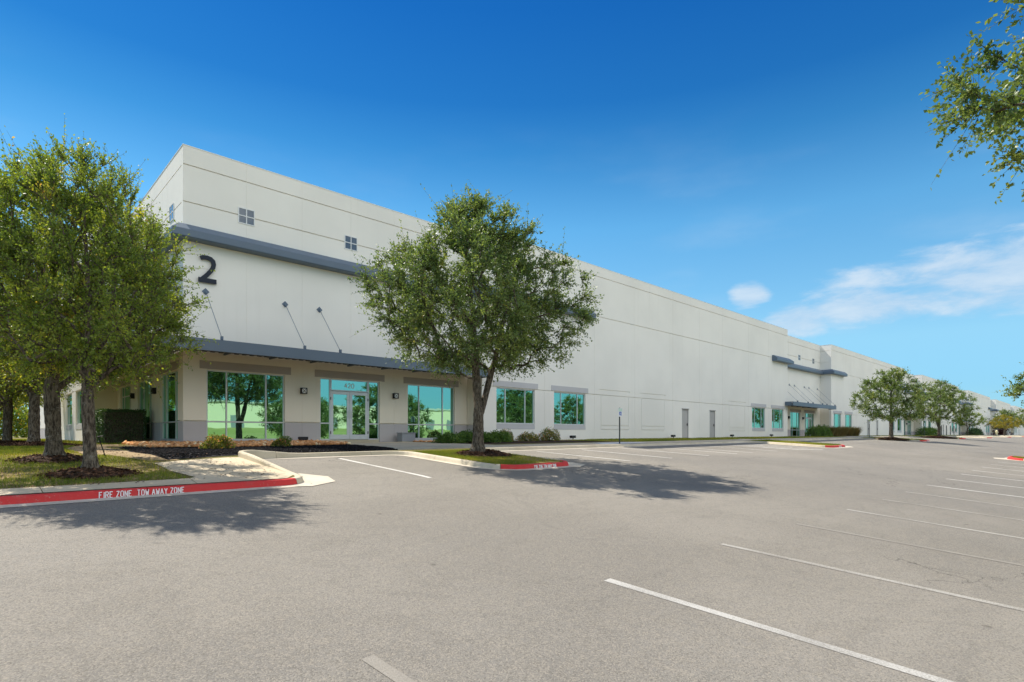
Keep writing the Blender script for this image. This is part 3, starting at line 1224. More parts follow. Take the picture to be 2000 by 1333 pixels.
def canopy_front(x0, x1, Yw, rods, over=2.0, zb=2.86, zt=3.26, left_wrap=None):
    """steel channel fascia, joists and dark metal deck hung over an entrance"""
    yo = Yw - over
    fm = MB()
    fm.box(x0, x1, yo, yo + .09, zb, zt)
    fm.box(x0, x1, yo + .09, yo + .15, zt - .05, zt)
    fm.box(x0, x1, yo + .09, yo + .15, zb, zb + .04)
    fm.box(x1 - .09, x1, yo + .15, min(Yw - .01, 21.79), zb, zt)
    if left_wrap:
        fm.box(x0, x0 + .09, yo + .09, left_wrap, zb, zt)
    else:
        fm.box(x0, x0 + .09, yo + .15, 21.79, zb, zt)
    root = whb(fm, "canopy", M["steel"])
    n = int((x1 - x0) / 1.6)
    for i in range(1, n):
        u = x0 + (x1 - x0) * i / n
        jm = MB()
        jm.box(u - .03, u + .03, yo + .16, Yw - .01 if u > x0 + 2 or not left_wrap else Yw + 4, zb + .13, zb + .20)
        jm.build("joist", M["steel"], root)
    dm = MB()
    k = x0 + .1
    while k < x1 - .12:
        dm.box(k, min(k + .14, x1 - .12), yo + .16, Yw - .01, zb + .205, zb + .24)
        dm.box(min(k + .14, x1 - .12), min(k + .28, x1 - .12), yo + .16, Yw - .01, zb + .23, zb + .26)
        k += .28
    if left_wrap:
        k = Yw - .009
        while k < left_wrap:
            dm.box(x0 + .1, x0 + 2.0 - .01, k, k + .14, zb + .205, zb + .24)
            dm.box(x0 + .1, x0 + 2.0 - .01, k + .14, k + .28, zb + .23, zb + .26)
            k += .28
    dm.build("metal_deck", M["deck"], root)
    for u in rods:
        tie_rod(FR(Yw), u, root, 5.30, over, zt)
    return root


RP, FP = 23.0, 21.8          # recessed entrance plane and the main wall plane
GR_R = [.50, 8.47, 9.82]
GR_F = [2.49, 7.39, 9.90]
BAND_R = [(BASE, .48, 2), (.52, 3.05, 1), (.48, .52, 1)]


def entrance(x0, x1, wins, door_u, lamps, joints, clere, rods, cx, wrap=None, corner=False):
    fr = FR(RP)
    ops = [(a, b, BASE if k == "d" else -.36, 2.42) for a, b, _, k in wins]
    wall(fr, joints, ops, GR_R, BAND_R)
    for a, b, mull, kind in wins:
        if kind == "w":
            window(fr, a, b, -.22, 2.42, mull, .48)
            sm = MB()
            fbox(sm, fr, a + .01, b - .01, .06, .16, -.75, -.222)
            whb(sm, "sill_panel", M["bandl"])
        else:
            m1, m2 = mull
            for ua, ub in ((a, m1), (m2, b)):
                window(fr, ua, ub, -.24, 2.42, [], .48, name="sidelight")
            window(fr, m1 + .001, m2 - .001, 1.90, 2.42, [], None, name="transom_window")
            dw = (m2 - m1) / 2
            for i in range(2):
                la, lb = m1 + .006 + i * dw, m1 + (i + 1) * dw - .006
                dm = MB()
                st = .125
                fbox(dm, fr, la, la + st, .08, .125, -.22, 1.885)
                fbox(dm, fr, lb - st, lb, .08, .125, -.22, 1.885)
                fbox(dm, fr, la + st, lb - st, .08, .125, 1.75, 1.885)
                fbox(dm, fr, la + st, lb - st, .08, .125, -.22, -.01)
                d = whb(dm, "glass_door", M["alu"])
                pm = MB()
                fbox(pm, fr, la + st - .01, lb - st + .01, .096, .108, -.02, 1.76)
                pm.build("pane", M["glass"], d)
                hm = MB()
                hu = lb - .06 if i == 0 else la + .06
                hm.tube([fr(hu, .079, .72), fr(hu, .03, .74), fr(hu, .03, 1.02), fr(hu, .079, 1.04)], .012, 6)
                hm.build("handle", M["alu"], d)
                hx = la if i == 0 else lb
                for q in (.02, 1.5):
                    hg = MB()
                    fbox(hg, fr, hx - .02, hx + .02, .062, .079, q, q + .12)
                    hg.build("hinge", M["black"], d)
            th = MB()
            fbox(th, fr, a, b, .05, .2, BASE, -.241)
            whb(th, "threshold", M["kerb"])
        header(fr, a - .24, b + .24, 2.44, 2.74, M["band"])
    for u in lamps:
        wall_lamp(fr, u, 1.81)
    for u in clere:
        grid_window(fr, u, 8.47)
    canopy_front(cx[0], cx[1], RP, rods, left_wrap=wrap)


# corner entrance
XC0, XC1 = 5.54, 18.77
entrance(XC0, XC1, [(6.32, 9.23, (7.03, 8.50), "w"), (10.73, 13.60, (11.23, 13.04), "d"), (15.12, 17.96, (15.81, 17.24), "w")], None,
         (9.98, 14.40), [5.54, 7.73, 9.94, 12.15, 14.36, 16.57, 18.77], (7.73, 12.15, 16.57), (6.28, 9.23, 10.69, 13.62, 15.09, 18.03), (3.54, 18.77), wrap=35.7)
fr0 = FR(RP)
num = MB()
stroke(num, [(6.06 + x * .60, 5.68 + y * .86) for x, y in
             [(.06, .955), (.20, 1.0), (.42, 1.015), (.62, .985), (.76, .90), (.80, .77), (.76, .62), (.64, .47), (.42, .27), (.055, .005)]],
       .074, lambda u, v, d: fr0(u, -.04 - d, v), .06)
stroke(num, [(6.02, 5.70), (6.63, 5.70)], .085, lambda u, v, d: fr0(u, -.042 - d, v), .06)
whb(num, "building_number", M["navy"])
lt = MB()
nm, _ = lettering("420", lambda u, v, d: fr0(11.90 + u, .098 - d, 2.06 + v), .19, .013, .006, WH, M["white"], .28, .5, 0)
nm.location = WH_OFF

# left-hand (side) entrance
frL = LF(XC0)
LJ = [23.22, 25.3, 27.4, 29.5, 31.6, 33.7, 35.7]
wl = [(23.75, 26.4, (24.35, 25.75)), (27.98, 30.72, (28.66, 29.86))]
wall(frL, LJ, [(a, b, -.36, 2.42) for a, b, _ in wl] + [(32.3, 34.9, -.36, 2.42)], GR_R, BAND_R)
for a, b, mull in wl:
    window(frL, a, b, -.22, 2.42, mull, .48)
    sm = MB()
    fbox(sm, frL, a + .01, b - .01, .06, .16, -.75, -.222)
    whb(sm, "sill_panel", M["bandl"])
    header(frL, a - .24, b + .24, 2.44, 2.74, M["band"])
window(frL, 32.3, 34.9, -.22, 2.42, (32.9, 34.3), 1.9)
header(frL, 32.06, 35.14, 2.44, 2.74, M["band"])
sm = MB()
fbox(sm, frL, 32.31, 34.89, .06, .16, -.75, -.222)
whb(sm, "sill_panel", M["bandl"])
for u in (27.2, 31.5):
    wall_lamp(frL, u, 1.81)
for u in (24.6, 29.5, 33.5):
    grid_window(frL, u, 8.47)
can_parent = [o for o in WH.children if o.name.startswith("canopy")][0]
for u in (24.4, 27.2, 28.8, 31.6):
    tie_rod(frL, u, can_parent, 5.30, 2.0, 3.26)

# the main front: alternating long walls and recessed entrances
bays = [(18.77, 59.3), (72.6, 107.8), (121.0, 158.0), (171.2, 209.5), (222.5, 262), (275, 322)]
FRF = FR(FP)
for bi, (s, e) in enumerate(bays):
    if bi == 0:
        wins = [(19.77, 22.65, (20.46, 21.95)), (24.25, 27.12, (24.93, 26.42)), (50.95, 53.8, (51.65, 53.1)), (55.42, 58.25, (56.1, 57.55))]
        blinds = [(28.68, 31.65), (33.2, 36.1), (46.4, 49.4)]
        doors = [(38.61, 39.6), (42.95, 43.9)]
        js = [18.77, 23.45, 28.0, 32.4, 37.3, 41.3, 45.2, 50.2, 54.6, 59.3]
    else:
        wins = [(s + .9, s + 3.6, (s + 1.55, s + 2.95)), (s + 5.2, s + 7.9, (s + 5.85, s + 7.25)),
                (e - 8.4, e - 5.9, (e - 7.8, e - 6.5)), (e - 4.2, e - 1.5, (e - 3.6, e - 2.1))]
        blinds = [(s + 9.6, s + 12.5)]
        doors = [(s + 14.6, s + 15.6), (s + 19.1, s + 20.1)]
        k = 8
        js = [s + (e - s) * i / k for i in range(k + 1)]
        if any(a < j < b for j in js for a, b, _ in wins):
            js = sorted(set([s, e] + [s + 4.4, s + 8.8, s + 13.4, s + 17.4, s + 21.7, e - 9.2, e - 5.05]))
    ops = [(a, b, .56, 2.46) for a, b, _ in wins] + [(a, b, BASE, 1.92) for a, b in doors]
    wall(FRF, js, ops, GR_F, [], slots=[q for a, b in blinds for q in blind_slots(a, b)])
    for a, b, mull in wins:
        window(FRF, a, b, .57, 2.46, mull)
        header(FRF, a - .24, b + .24, 2.52, 2.82, M["bandl"])
        sill(FRF, a + .01, b - .01, .29, .558)
    for a, b in doors:
        steel_door(FRF, a, b, -.26, 1.92)
    # return walls at both ends of the bay
    if bi == 0:
        ret = [(s, 1)]
    for xx, sg in ((s, 1), (e, -1)):
        if xx > 320:
            continue
        fr_ret = (lambda x_, g_: (lambda u, d, z: (x_ + g_ * d, u, z)))(xx, sg)
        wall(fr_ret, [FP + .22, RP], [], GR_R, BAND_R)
        pm = MB()   # corner post closing the panel edge
    cornice_path = None

recs = [(59.3, 72.6), (107.8, 121.0), (158.0, 171.2), (209.5, 222.5), (262, 275)]
for ri, (x0, x1) in enumerate(recs):
    o = x0 - 59.3
    wn = [(59.95 + o, 62.2 + o, (60.5 + o, 61.7 + o), "w"), (63.4 + o, 66.2 + o, (64.1 + o, 65.5 + o), "w"), (67.7 + o, 70.5 + o, (68.2 + o, 70.0 + o), "d")]
    entrance(x0, x1, wn, None, (62.8 + o, 66.95 + o), [x0, x0 + 3.5, x0 + 7.65, x0 + 11.6, x1], (x0 + 2.2, x0 + 6.62, x0 + 11.0),
             [x0 + q for q in (.74, 3.69, 5.14, 8.08, 9.55, 12.3)], (x0 - .7, x1 - .9))
    cornice([(x0 - 3.9, FP), (x0, FP), (x0, RP), (x1, RP), (x1, FP), (x1 + 4.6, FP)])
cornice([(4.34, 44.5), (4.34, 35.7), (XC0, 35.7), (XC0, RP), (XC1, RP), (XC1, FP), (27.7, FP)])

# side wall beyond the side entrance
XF = 4.34
frS = LF(XF)
sw = [(38.2, 40.8, (38.9, 40.2)), (42.5, 45.2, (43.2, 44.5))]
wall(frS, [35.92, 41.6, 47, 52.5, 58.2], [(a, b, .56, 2.46) for a, b, _ in sw], GR_F, [])
wall(LF(XF + .35), [58.2, 64, 70.9], [], [.52, 7.39, 9.9], [(BASE, .50, 2)])
for a, b, mull in sw:
    window(frS, a, b, .57, 2.46, mull)
    sill(frS, a + .01, b - .01, .29, .558)
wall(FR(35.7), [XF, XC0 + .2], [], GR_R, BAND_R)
# roof slab and rear, so that no daylight leaks through
rb = MB()
rb.box(XC0 + .25, 321.5, RP + .25, 70.8, 9.55, 9.70)
for s, e in bays:
    rb.box(s + .25, min(e - .25, 321.5), FP + .24, RP + .249, 9.55, 9.70)
rb.box(XF + .24, XC0 + .249, 35.95, 58.1, 9.55, 9.70)
whb(rb, "roof", M["roof"])
rw = MB()
rw.box(XC0, 322, 70.9, 71.1, BASE, TOP)
rw.box(321.78, 322, FP + .23, 70.89, BASE, TOP)
whb(rw, "rear_wall", M["wall"])
cp = MB()                                     # thin metal cap along the parapet
for s, e in bays:
    cp.box(s - .012, e + .012, FP - .012, FP + .235, TOP, TOP + .03)
for x0, x1 in [(XC0, XC1)] + recs:
    cp.box(x0 + (-.012 if x0 == XC0 else .013), x1 - .013, RP - .012, RP + .235, TOP, TOP + .03)
    if x0 != XC0:
        cp.box(x0 - .21, x0 + .012, FP + .236, RP + .235, TOP, TOP + .03)
    cp.box(x1 - .012, x1 + .21, FP + .236, RP + .235, TOP, TOP + .03)
cp.box(XC0 - .012, XC0 + .235, RP + .236, 35.7, TOP, TOP + .03)
cp.box(XF - .012, XF + .235, 35.71, 58.2, TOP, TOP + .03)
whb(cp, "parapet_cap", M["white"])

# ------------------------------------------------------------------ trees


def rand_unit(rng, n):
    v = rng.normal(size=(n, 3))
    return v / np.linalg.norm(v, axis=1)[:, None]


def leaf_arrays(P, D, rng, size, tone, flatness=.6):
    """two-triangle folded leaves at P pointing along D"""
    n = len(P)
    up = rand_unit(rng, n) * (1 - flatness) + np.array([0, 0, 1.0]) * flatness
    side = np.cross(D, up)
    side /= np.linalg.norm(side, axis=1)[:, None] + 1e-9
    nor = np.cross(side, D)
    L = size * rng.uniform(.7, 1.3, n)[:, None]
    Wd = L * rng.uniform(.26, .40, n)[:, None]
    fold = nor * L * rng.uniform(.03, .16, n)[:, None]
    mid = P + D * L * .48
    V = np.empty((n, 4, 3))
    V[:, 0] = P
    V[:, 1] = mid + side * Wd + fold
    V[:, 2] = P + D * L
    V[:, 3] = mid - side * Wd + fold
    b = np.arange(n)[:, None] * 4
    F = np.concatenate([b + np.array([0, 1, 2]), b + np.array([0, 2, 3])], 1).reshape(-1, 3)
    return V.reshape(-1, 3), F, np.repeat(tone, 2)


def seg_tubes(A, B, ra, rb, n):
    """many straight tapered tubes at once, n sides, no caps"""
    A, B = np.asarray(A, float), np.asarray(B, float)
    d = B - A
    d /= np.linalg.norm(d, axis=1)[:, None] + 1e-9
    ref = np.where(np.abs(d[:, 2:3]) > .9, np.array([[1.0, 0, 0]]), np.array([[0, 0, 1.0]]))
    u = np.cross(d, ref)
    u /= np.linalg.norm(u, axis=1)[:, None] + 1e-9
    w = np.cross(d, u)
    k = len(A)
    V = np.empty((k, 2, n, 3))
    for i in range(n):
        a = 2 * math.pi * i / n
        off = u * math.cos(a) + w * math.sin(a)
        V[:, 0, i] = A + off * np.asarray(ra)[:, None]
        V[:, 1, i] = B + off * np.asarray(rb)[:, None]
    b = np.arange(k)[:, None] * 2 * n
    fs = []
    for i in range(n):
        j = (i + 1) % n
        fs += [b + np.array([i, j, n + j]), b + np.array([i, n + j, n + i])]
    return V.reshape(-1, 3), np.concatenate(fs, 1).reshape(-1, 3)


PROFILE = [(0, .50), (.10, .80), (.25, .97), (.40, 1.0), (.58, .88), (.75, .66), (.88, .42), (.96, .22), (1, .06)]


def tree_meshes(seed, height, radius, crown0, trunk_r, stems=1, n_attr=300, shoots=13, per=11, leaf=.055, mat="leaf",
                profile=PROFILE, fork=.9, lean=(0, 0), tone_shift=0.0, shoot_len=.42, rise=.30, spikes=.3, up=.22):
    rng = np.random.default_rng(seed)
    pt, pr = zip(*profile)
    ph = rng.uniform(0, 6.28, 6)
    am = rng.uniform(.05, .13, 6)

    def env(t, a):
        lob = 1 + am[0] * np.sin(2 * a + ph[0]) + am[1] * np.sin(3 * a + ph[1] + 3 * t) + am[2] * np.sin(5 * a + ph[2] + 5 * t) + .7 * am[3] * np.sin(9 * a + 11 * t + ph[3])
        return radius * np.interp(t, pt, pr) * lob
    # attraction points
    T, Aa, Rr = [], [], []
    while len(T) < n_attr:
        t = rng.uniform(0, 1)
        if rng.uniform() > (np.interp(t, pt, pr) ** 1.5 + .08):
            continue
        a = rng.uniform(0, 6.283)
        T.append(t)
        Aa.append(a)
        Rr.append(rng.uniform(.05, 1) ** .5)
    T, Aa, Rr = np.array(T), np.array(Aa), np.array(Rr)
    rad = env(T, Aa) * Rr
    zt = crown0 + T * (height - crown0)
    att = np.stack([rad * np.cos(Aa) + lean[0] * zt / height, rad * np.sin(Aa) + lean[1] * zt / height, zt], 1)
    # stems
    nodes, par, stem_id = [], [], []
    stem_paths = []
    for k in range(stems):
        az_ = rng.uniform(0, 6.28) if stems == 1 else (.3 + 3.3 * k)
        top = np.array([lean[0] * .8, lean[1] * .8, crown0 + (height - crown0) * (.72 if k == 0 else .55)])
        if stems > 1:
            top[:2] += (radius * (.12 if k == 0 else .38)) * np.array([math.cos(az_), math.sin(az_)])
        path = []
        m = 22
        wob = rng.uniform(-1, 1, (3, 2))
        for i in range(m + 1):
            s = i / m
            z = top[2] * s
            f = np.clip((z - fork) / (top[2] - fork), 0, 1) if stems > 1 else s
            xy = top[:2] * f + .05 * height / 7 * (wob[0] * math.sin(3.1 * s) + wob[1] * math.sin(6.2 * s))
            path.append(np.array([xy[0], xy[1], z]))
        if k == 0:
            idx = []
            for i, p in enumerate(path):
                nodes.append(p)
                par.append(len(nodes) - 2 if i else -1)
                idx.append(len(nodes) - 1)
            stem_paths.append(idx)
        else:
            base = min(stem_paths[0], key=lambda j: abs(nodes[j][2] - fork))
            idx = [base]
            for p in path:
                if p[2] <= fork + .12:
                    continue
                nodes.append(p)
                par.append(idx[-1])
                idx.append(len(nodes) - 1)
            stem_paths.append(idx)
    nstem = len(nodes)
    order = np.argsort(np.hypot(att[:, 0], att[:, 1]) + .25 * np.abs(att[:, 2] - crown0 - .3 * (height - crown0)))
    arr = np.zeros((nstem + n_attr * 4, 3))
    arr[:nstem] = nodes
    cnt = nstem
    par = list(par)
    tips = []
    usable_z = crown0 * .62
    for ai in order:
        p = att[ai]
        q = arr[:cnt]
        hd = np.hypot(q[:, 0] - p[0], q[:, 1] - p[1])
        dist = np.linalg.norm(q - p, axis=1)
        cost = dist + 1.6 * np.maximum(0, q[:, 2] - (p[2] - rise * hd)) + 50 * (q[:, 2] < usable_z)
        j = int(np.argmin(cost))
        prev = j
        a0 = arr[j].copy()
        m = 3 if dist[j] > .5 else 2
        jit = rng.normal(size=3) * .06 * dist[j]
        for i in range(1, m + 1):
            s = i / m
            pt_ = a0 + (p - a0) * s + jit * math.sin(math.pi * s) + np.array([0, 0, .10 * dist[j] * math.sin(math.pi * s) * (1 if hd[j] > .3 else 0)])
            arr[cnt] = pt_
            par.append(prev)
            prev = cnt
            cnt += 1
        tips.append(prev)
    arr = arr[:cnt]
    par = np.array(par)
    load = np.zeros(cnt)
    load[tips] = 1
    for i in range(cnt - 1, 0, -1):
        if par[i] >= 0:
            load[par[i]] += load[i]
    load = np.maximum(load, 1)
    expo = math.log(trunk_r / .007) / math.log(n_attr)
    rr = .007 * load ** expo
    # limbs
    VV, FF, off = [], [], 0

    def add(V, F):
        nonlocal off
        VV.append(V)
        FF.append(F + off)
        off += len(V)
    ch = np.array([i for i in range(nstem, cnt)])
    pa = par[ch]
    rp = np.minimum(rr[pa], rr[ch] * 1.35)
    big = rr[ch] > .02
    for msk, sides in ((big, 7), (~big, 4)):
        if msk.any():
            V, F = seg_tubes(arr[pa[msk]], arr[ch[msk]], rp[msk], rr[ch[msk]], sides)
            add(V, F)
    # stems as continuous skins with root flare and knobs
    for k, idx in enumerate(stem_paths):
        n = 14
        pts = arr[idx]
        ring = []
        # finer rings low down
        fine = []
        for i in range(len(pts) - 1):
            for s in np.linspace(0, 1, 4, endpoint=False):
                fine.append((pts[i] + (pts[i + 1] - pts[i]) * s, rr[idx[i]] + (rr[idx[i + 1]] - rr[idx[i]]) * s))
        fine.append((pts[-1], rr[idx[-1]]))
        for (c, r) in fine:
            z = c[2]
            r = r if k else max(r, .0)
            if k == 0:
                fl = 1 + .75 * math.exp(-z / (trunk_r * 1.1))
            else:
                fl = 1
            aa = np.arange(n) * 2 * math.pi / n
            bump_ = 1 + .07 * np.sin(3 * aa + ph[4] + z * 1.3) * (1 + 2 * math.exp(-z / .2)) + .05 * np.sin(5 * aa + z * 4 + ph[5]) + rng.normal(size=n) * .025
            q = np.stack([c[0] + r * fl * bump_ * np.cos(aa), c[1] + r * fl * bump_ * np.sin(aa), np.full(n, z - (.12 if z < .01 and k == 0 else 0))], 1)
            ring.append(q)
        V = np.concatenate(ring)
        F = []
        for i in range(len(ring) - 1):
            for s in range(n):
                s2 = (s + 1) % n
                F += [(i * n + s, i * n + s2, (i + 1) * n + s2), (i * n + s, (i + 1) * n + s2, (i + 1) * n + s)]
        add(V, np.array(F))
    # shoots and leaves
    tipP = arr[tips]
    tt = np.repeat(np.arange(len(tips)), shoots)
    base = tipP[tt]
    pback = arr[par[np.array(tips)]][tt]
    base = base + (pback - base) * rng.uniform(0, 1.0, len(tt))[:, None]
    cen = np.array([lean[0] * .5, lean[1] * .5, crown0 + .30 * (height - crown0)])
    outw = base - cen
    outw /= np.linalg.norm(outw, axis=1)[:, None] + 1e-6
    d = outw * .75 + rand_unit(rng, len(tt)) * .85 + np.array([0, 0, up])
    d /= np.linalg.norm(d, axis=1)[:, None]
    ln = shoot_len * rng.uniform(.5, 1.25, len(tt))
    ln *= np.where(rng.uniform(size=len(tt)) < .05, 1 + spikes * 3, 1)
    tip2 = base + d * ln[:, None] + np.array([0, 0, -.05]) * ln[:, None]
    V, F = seg_tubes(base, tip2, np.full(len(tt), .0045), np.full(len(tt), .0015), 3)
    add(V, F)
    trunk = tri_mesh("trunk", np.concatenate(VV), np.concatenate(FF), M["bark"], smooth=True)
    st = np.repeat(np.arange(len(tt)), per)
    s = rng.uniform(.08, 1.03, len(st))
    P = base[st] + (tip2[st] - base[st]) * s[:, None] + rng.normal(size=(len(st), 3)) * .012
    D = d[st] * .55 + rand_unit(rng, len(st)) * .9 + np.array([0, 0, .05])
    D /= np.linalg.norm(D, axis=1)[:, None]
    tone = np.clip(.42 + tone_shift + rng.normal(size=len(tips))[tt[st]] * .12 + rng.normal(size=len(tt))[st] * .08 + rng.normal(size=len(st)) * .10, 0, 1)
    LV, LF_, LT = leaf_arrays(P, D, rng, leaf, tone, .45)
    crown = tri_mesh("crown", LV, LF_, M[mat], LT)
    return trunk, crown


def tree(meshes, x, y, label, scale=1.0, rot=0.0, group=None, sz=None, dz=0.0, hf=H, name="tree"):
    t = thing(name, label, "tree", (x, y, float(hf(x, y)) + dz - .02), rot, group)
    t.scale = (scale, scale, sz or scale)
    link("trunk", meshes[0], t)
    link("crown", meshes[1], t)
    return t


OAK_WIDE = tree_meshes(11, 7.25, 2.95, 2.52, .15, 2, 640, 14, 15, .058, "leaf", fork=.95, shoot_len=.46)
ELM_A = tree_meshes(23, 5.7, 2.05, 1.75, .112, 1, 430, 12, 16, .046, "leafw", shoot_len=.40, lean=(-.12, .38), rise=.85, up=.45, spikes=.5,
                    profile=[(0, .50), (.08, .85), (.20, 1.0), (.36, 1.0), (.52, .90), (.68, .76), (.82, .60), (.93, .42), (1, .18)])
ELM_B = tree_meshes(37, 6.0, 2.25, 1.9, .128, 1, 330, 12, 12, .058, "leafw", shoot_len=.44, tone_shift=.06, rise=.7, up=.35, spikes=.4,
                    profile=[(0, .5), (.10, .8), (.25, 1), (.45, 1.0), (.65, .85), (.82, .6), (.95, .3), (1, .1)])
OAK_FAR = tree_meshes(51, 6.0, 2.65, 1.75, .15, 1, 300, 11, 11, .088, "leaf", tone_shift=.05, shoot_len=.45)
OAK_FAR2 = tree_meshes(57, 6.0, 2.9, 1.9, .15, 2, 300, 11, 11, .088, "leaf", fork=1.1, tone_shift=.05, shoot_len=.45)
FLAT = tree_meshes(63, 4.6, 3.0, 2.0, .11, 2, 170, 9, 8, .10, "leafw", fork=1.2, shoot_len=.4,
                   profile=[(0, .75), (.15, 1.0), (.4, .95), (.65, .75), (.85, .45), (1, .1)])
YELL = tree_meshes(71, 4.4, 3.0, 1.7, .11, 2, 170, 9, 8, .10, "leafy", fork=.8, shoot_len=.4,
                   profile=[(0, .8), (.12, 1.0), (.4, .92), (.65, .72), (.85, .45), (1, .1)])
NEAR = tree_meshes(85, 10.0, 4.5, 5.15, .20, 1, 560, 14, 19, .066, "leaf", tone_shift=-.02, shoot_len=.5)

tree(OAK_WIDE, 10.85, 12.75, "broad oak with forked trunk on the kerbed grass island in front of the entrance", rot=2.4, name="oak_tree", dz=.12)
elm1 = tree(ELM_A, 1.52, 12.2, "elm with pale speckled trunk nearest the red kerb on the lawn", rot=0, name="elm_tree", dz=.06)
elm1.scale = (.86, .66, .97)
tree(ELM_B, 1.22, 14.75, "dark-trunked elm just behind the speckled-trunk elm on the lawn", rot=1.9, name="elm_tree", dz=.06)
tree(ELM_B, 1.45, 24.0, "fork-trunked elm by the side wall, third in the lawn row", 1.1, rot=4.1, name="elm_tree")
tree(ELM_B, 1.0, 29.0, "slim elm behind the third elm of the lawn row", 1.05, rot=5.3, name="elm_tree")
tree(ELM_B, .3, 33.5, "thin-trunked elm at the far end of the lawn row", 1.05, rot=.9, name="elm_tree")
tree(ELM_B, -3.4, 27.0, "yellow-green elm at the picture's left edge, left of the lawn row", 1.15, rot=2.7, name="elm_tree")
tree(ELM_B, .9, 39.0, "elm standing past the far end of the lawn row, before the thicket", 1.1, rot=2.2, name="elm_tree")
tree(ELM_B, 1.6, 47.0, "elm close to the side wall beyond the others of the lawn row", 1.2, rot=1.2, name="elm_tree")
tree(ELM_B, -2.2, 45.0, "elm before the dark thicket at the back of the side lawn", 1.2, rot=3.9, name="elm_tree")
tree(ELM_B, -6.5, 38.0, "farthest left elm, half outside the picture behind the lawn row", 1.25, rot=.2, name="elm_tree")
tree(OAK_FAR, 56.9, 12.4, "round oak on an island beyond the second entrance", 1.0, 1.0, name="oak_tree")
tree(OAK_FAR2, 76.7, 12.3, "spreading oak with forked limbs in front of the third entrance", 1.0, 3.4, name="oak_tree")
tree(FLAT, 136, 17.4, "low flat-topped green tree before the fourth entrance", 1.0, .8, name="small_tree")
tree(YELL, 151, 13.5, "low yellow-leaved tree far down the building front", .95, 2.2, name="small_tree")
tree(OAK_FAR, 172, 15.2, "dark green oak showing above the yellow tree", .98, 4.0, name="oak_tree")
tree(OAK_FAR2, 180, 11.2, "green oak right of the yellow tree at the far end of the lot", 1.02, 1.2, name="oak_tree")
tree(NEAR, 11.1, -3.1, "large tree whose leafy branches reach into the upper right of the picture", 1.0, .3, hf=lambda x, y: G(x, y) + .1, name="oak_tree")
tree(OAK_FAR, 42.6, .6, "autumn-tinged tree at the picture's right edge on the grass island", 1.15, 5.1, name="oak_tree", hf=H)
# trees across the lot, seen in the window glass
for i, (x, y, sc, rt) in enumerate(((21.5, -4.5, 1.1, .5), (30, -5, 1.2, 2.0), (26, -13, 1.2, 4.0), (36, -9, 1.15, 1.1), (47, -5, 1.1, 3.0), (58, -5, 1.15, 5.0))):
    tree(OAK_FAR if i % 2 else OAK_FAR2, x, y, ["oak across the lot mirrored in the entrance doors", "oak across the lot mirrored in the window right of the entrance", "oak mirrored small in the left entrance window",
         "oak across the lot mirrored in the first white-wall window", "oak across the lot mirrored in the windows by the second entrance", "oak across the lot mirrored beside the second entrance doors"][i],
         sc, rt, hf=lambda x, y: G(x, y) + .1, name="oak_tree", group="trees across the lot")

# ------------------------------------------------------------------ scattered ground cover


def in_poly(px, py, poly):
    inside = np.zeros(len(px), bool)
    n = len(poly)
    for i in range(n):
        x1, y1 = poly[i]
        x2, y2 = poly[(i + 1) % n]
        c = ((y1 > py) != (y2 > py)) & (px < (x2 - x1) * (py - y1) / (y2 - y1 + 1e-12) + x1)
        inside ^= c
    return inside


def scatter(poly, n, rng, holes=()):
    x0, x1 = min(p[0] for p in poly), max(p[0] for p in poly)
    y0, y1 = min(p[1] for p in poly), max(p[1] for p in poly)
    px, py = rng.uniform(x0, x1, n), rng.uniform(y0, y1, n)
    ok = in_poly(px, py, poly)
    for h in holes:
        if len(h) == 3 and isinstance(h[2], float):
            ok &= np.hypot(px - h[0], py - h[1]) > h[2]
        else:
            ok &= ~in_poly(px, py, h)
    return px[ok], py[ok]


def vnoise(x, y, f, seed):
    r = np.random.default_rng(seed)
    s = np.zeros(len(x))
    for k in range(7):
        a, p = r.uniform(0, 6.28), r.uniform(0, 6.28)
        q = f * r.uniform(.6, 1.8)
        s += np.sin((x * math.cos(a) + y * math.sin(a)) * q + p)
    return s / 3.5


def blades(name, px, py, rng, hgt, wid, tone0=.4, mat="grass"):
    n = len(px)
    z = shelf(px, py)
    dry = np.clip(vnoise(px, py, 1.6, 5), -1, 1)
    keep = rng.uniform(size=n) < np.clip(.85 - .75 * dry, .06, 1)
    px, py, z, dry = px[keep], py[keep], z[keep], dry[keep]
    n = len(px)
    a = rng.uniform(0, 6.28, n)
    h = hgt * rng.uniform(.5, 1.3, n)
    le = h * rng.uniform(.1, .7, n)
    b = rng.uniform(0, 6.28, n)
    V = np.empty((n, 3, 3))
    V[:, 0] = np.stack([px + wid * np.cos(a), py + wid * np.sin(a), z - .005], 1)
    V[:, 1] = np.stack([px - wid * np.cos(a), py - wid * np.sin(a), z - .005], 1)
    V[:, 2] = np.stack([px + le * np.cos(b), py + le * np.sin(b), z + h], 1)
    tone = np.clip(tone0 + dry * .28 + rng.normal(size=n) * .14, 0, 1)
    me = tri_mesh(name, V.reshape(-1, 3), np.arange(n * 3).reshape(-1, 3), M[mat], tone)
    return link(name, me, kind="stuff")


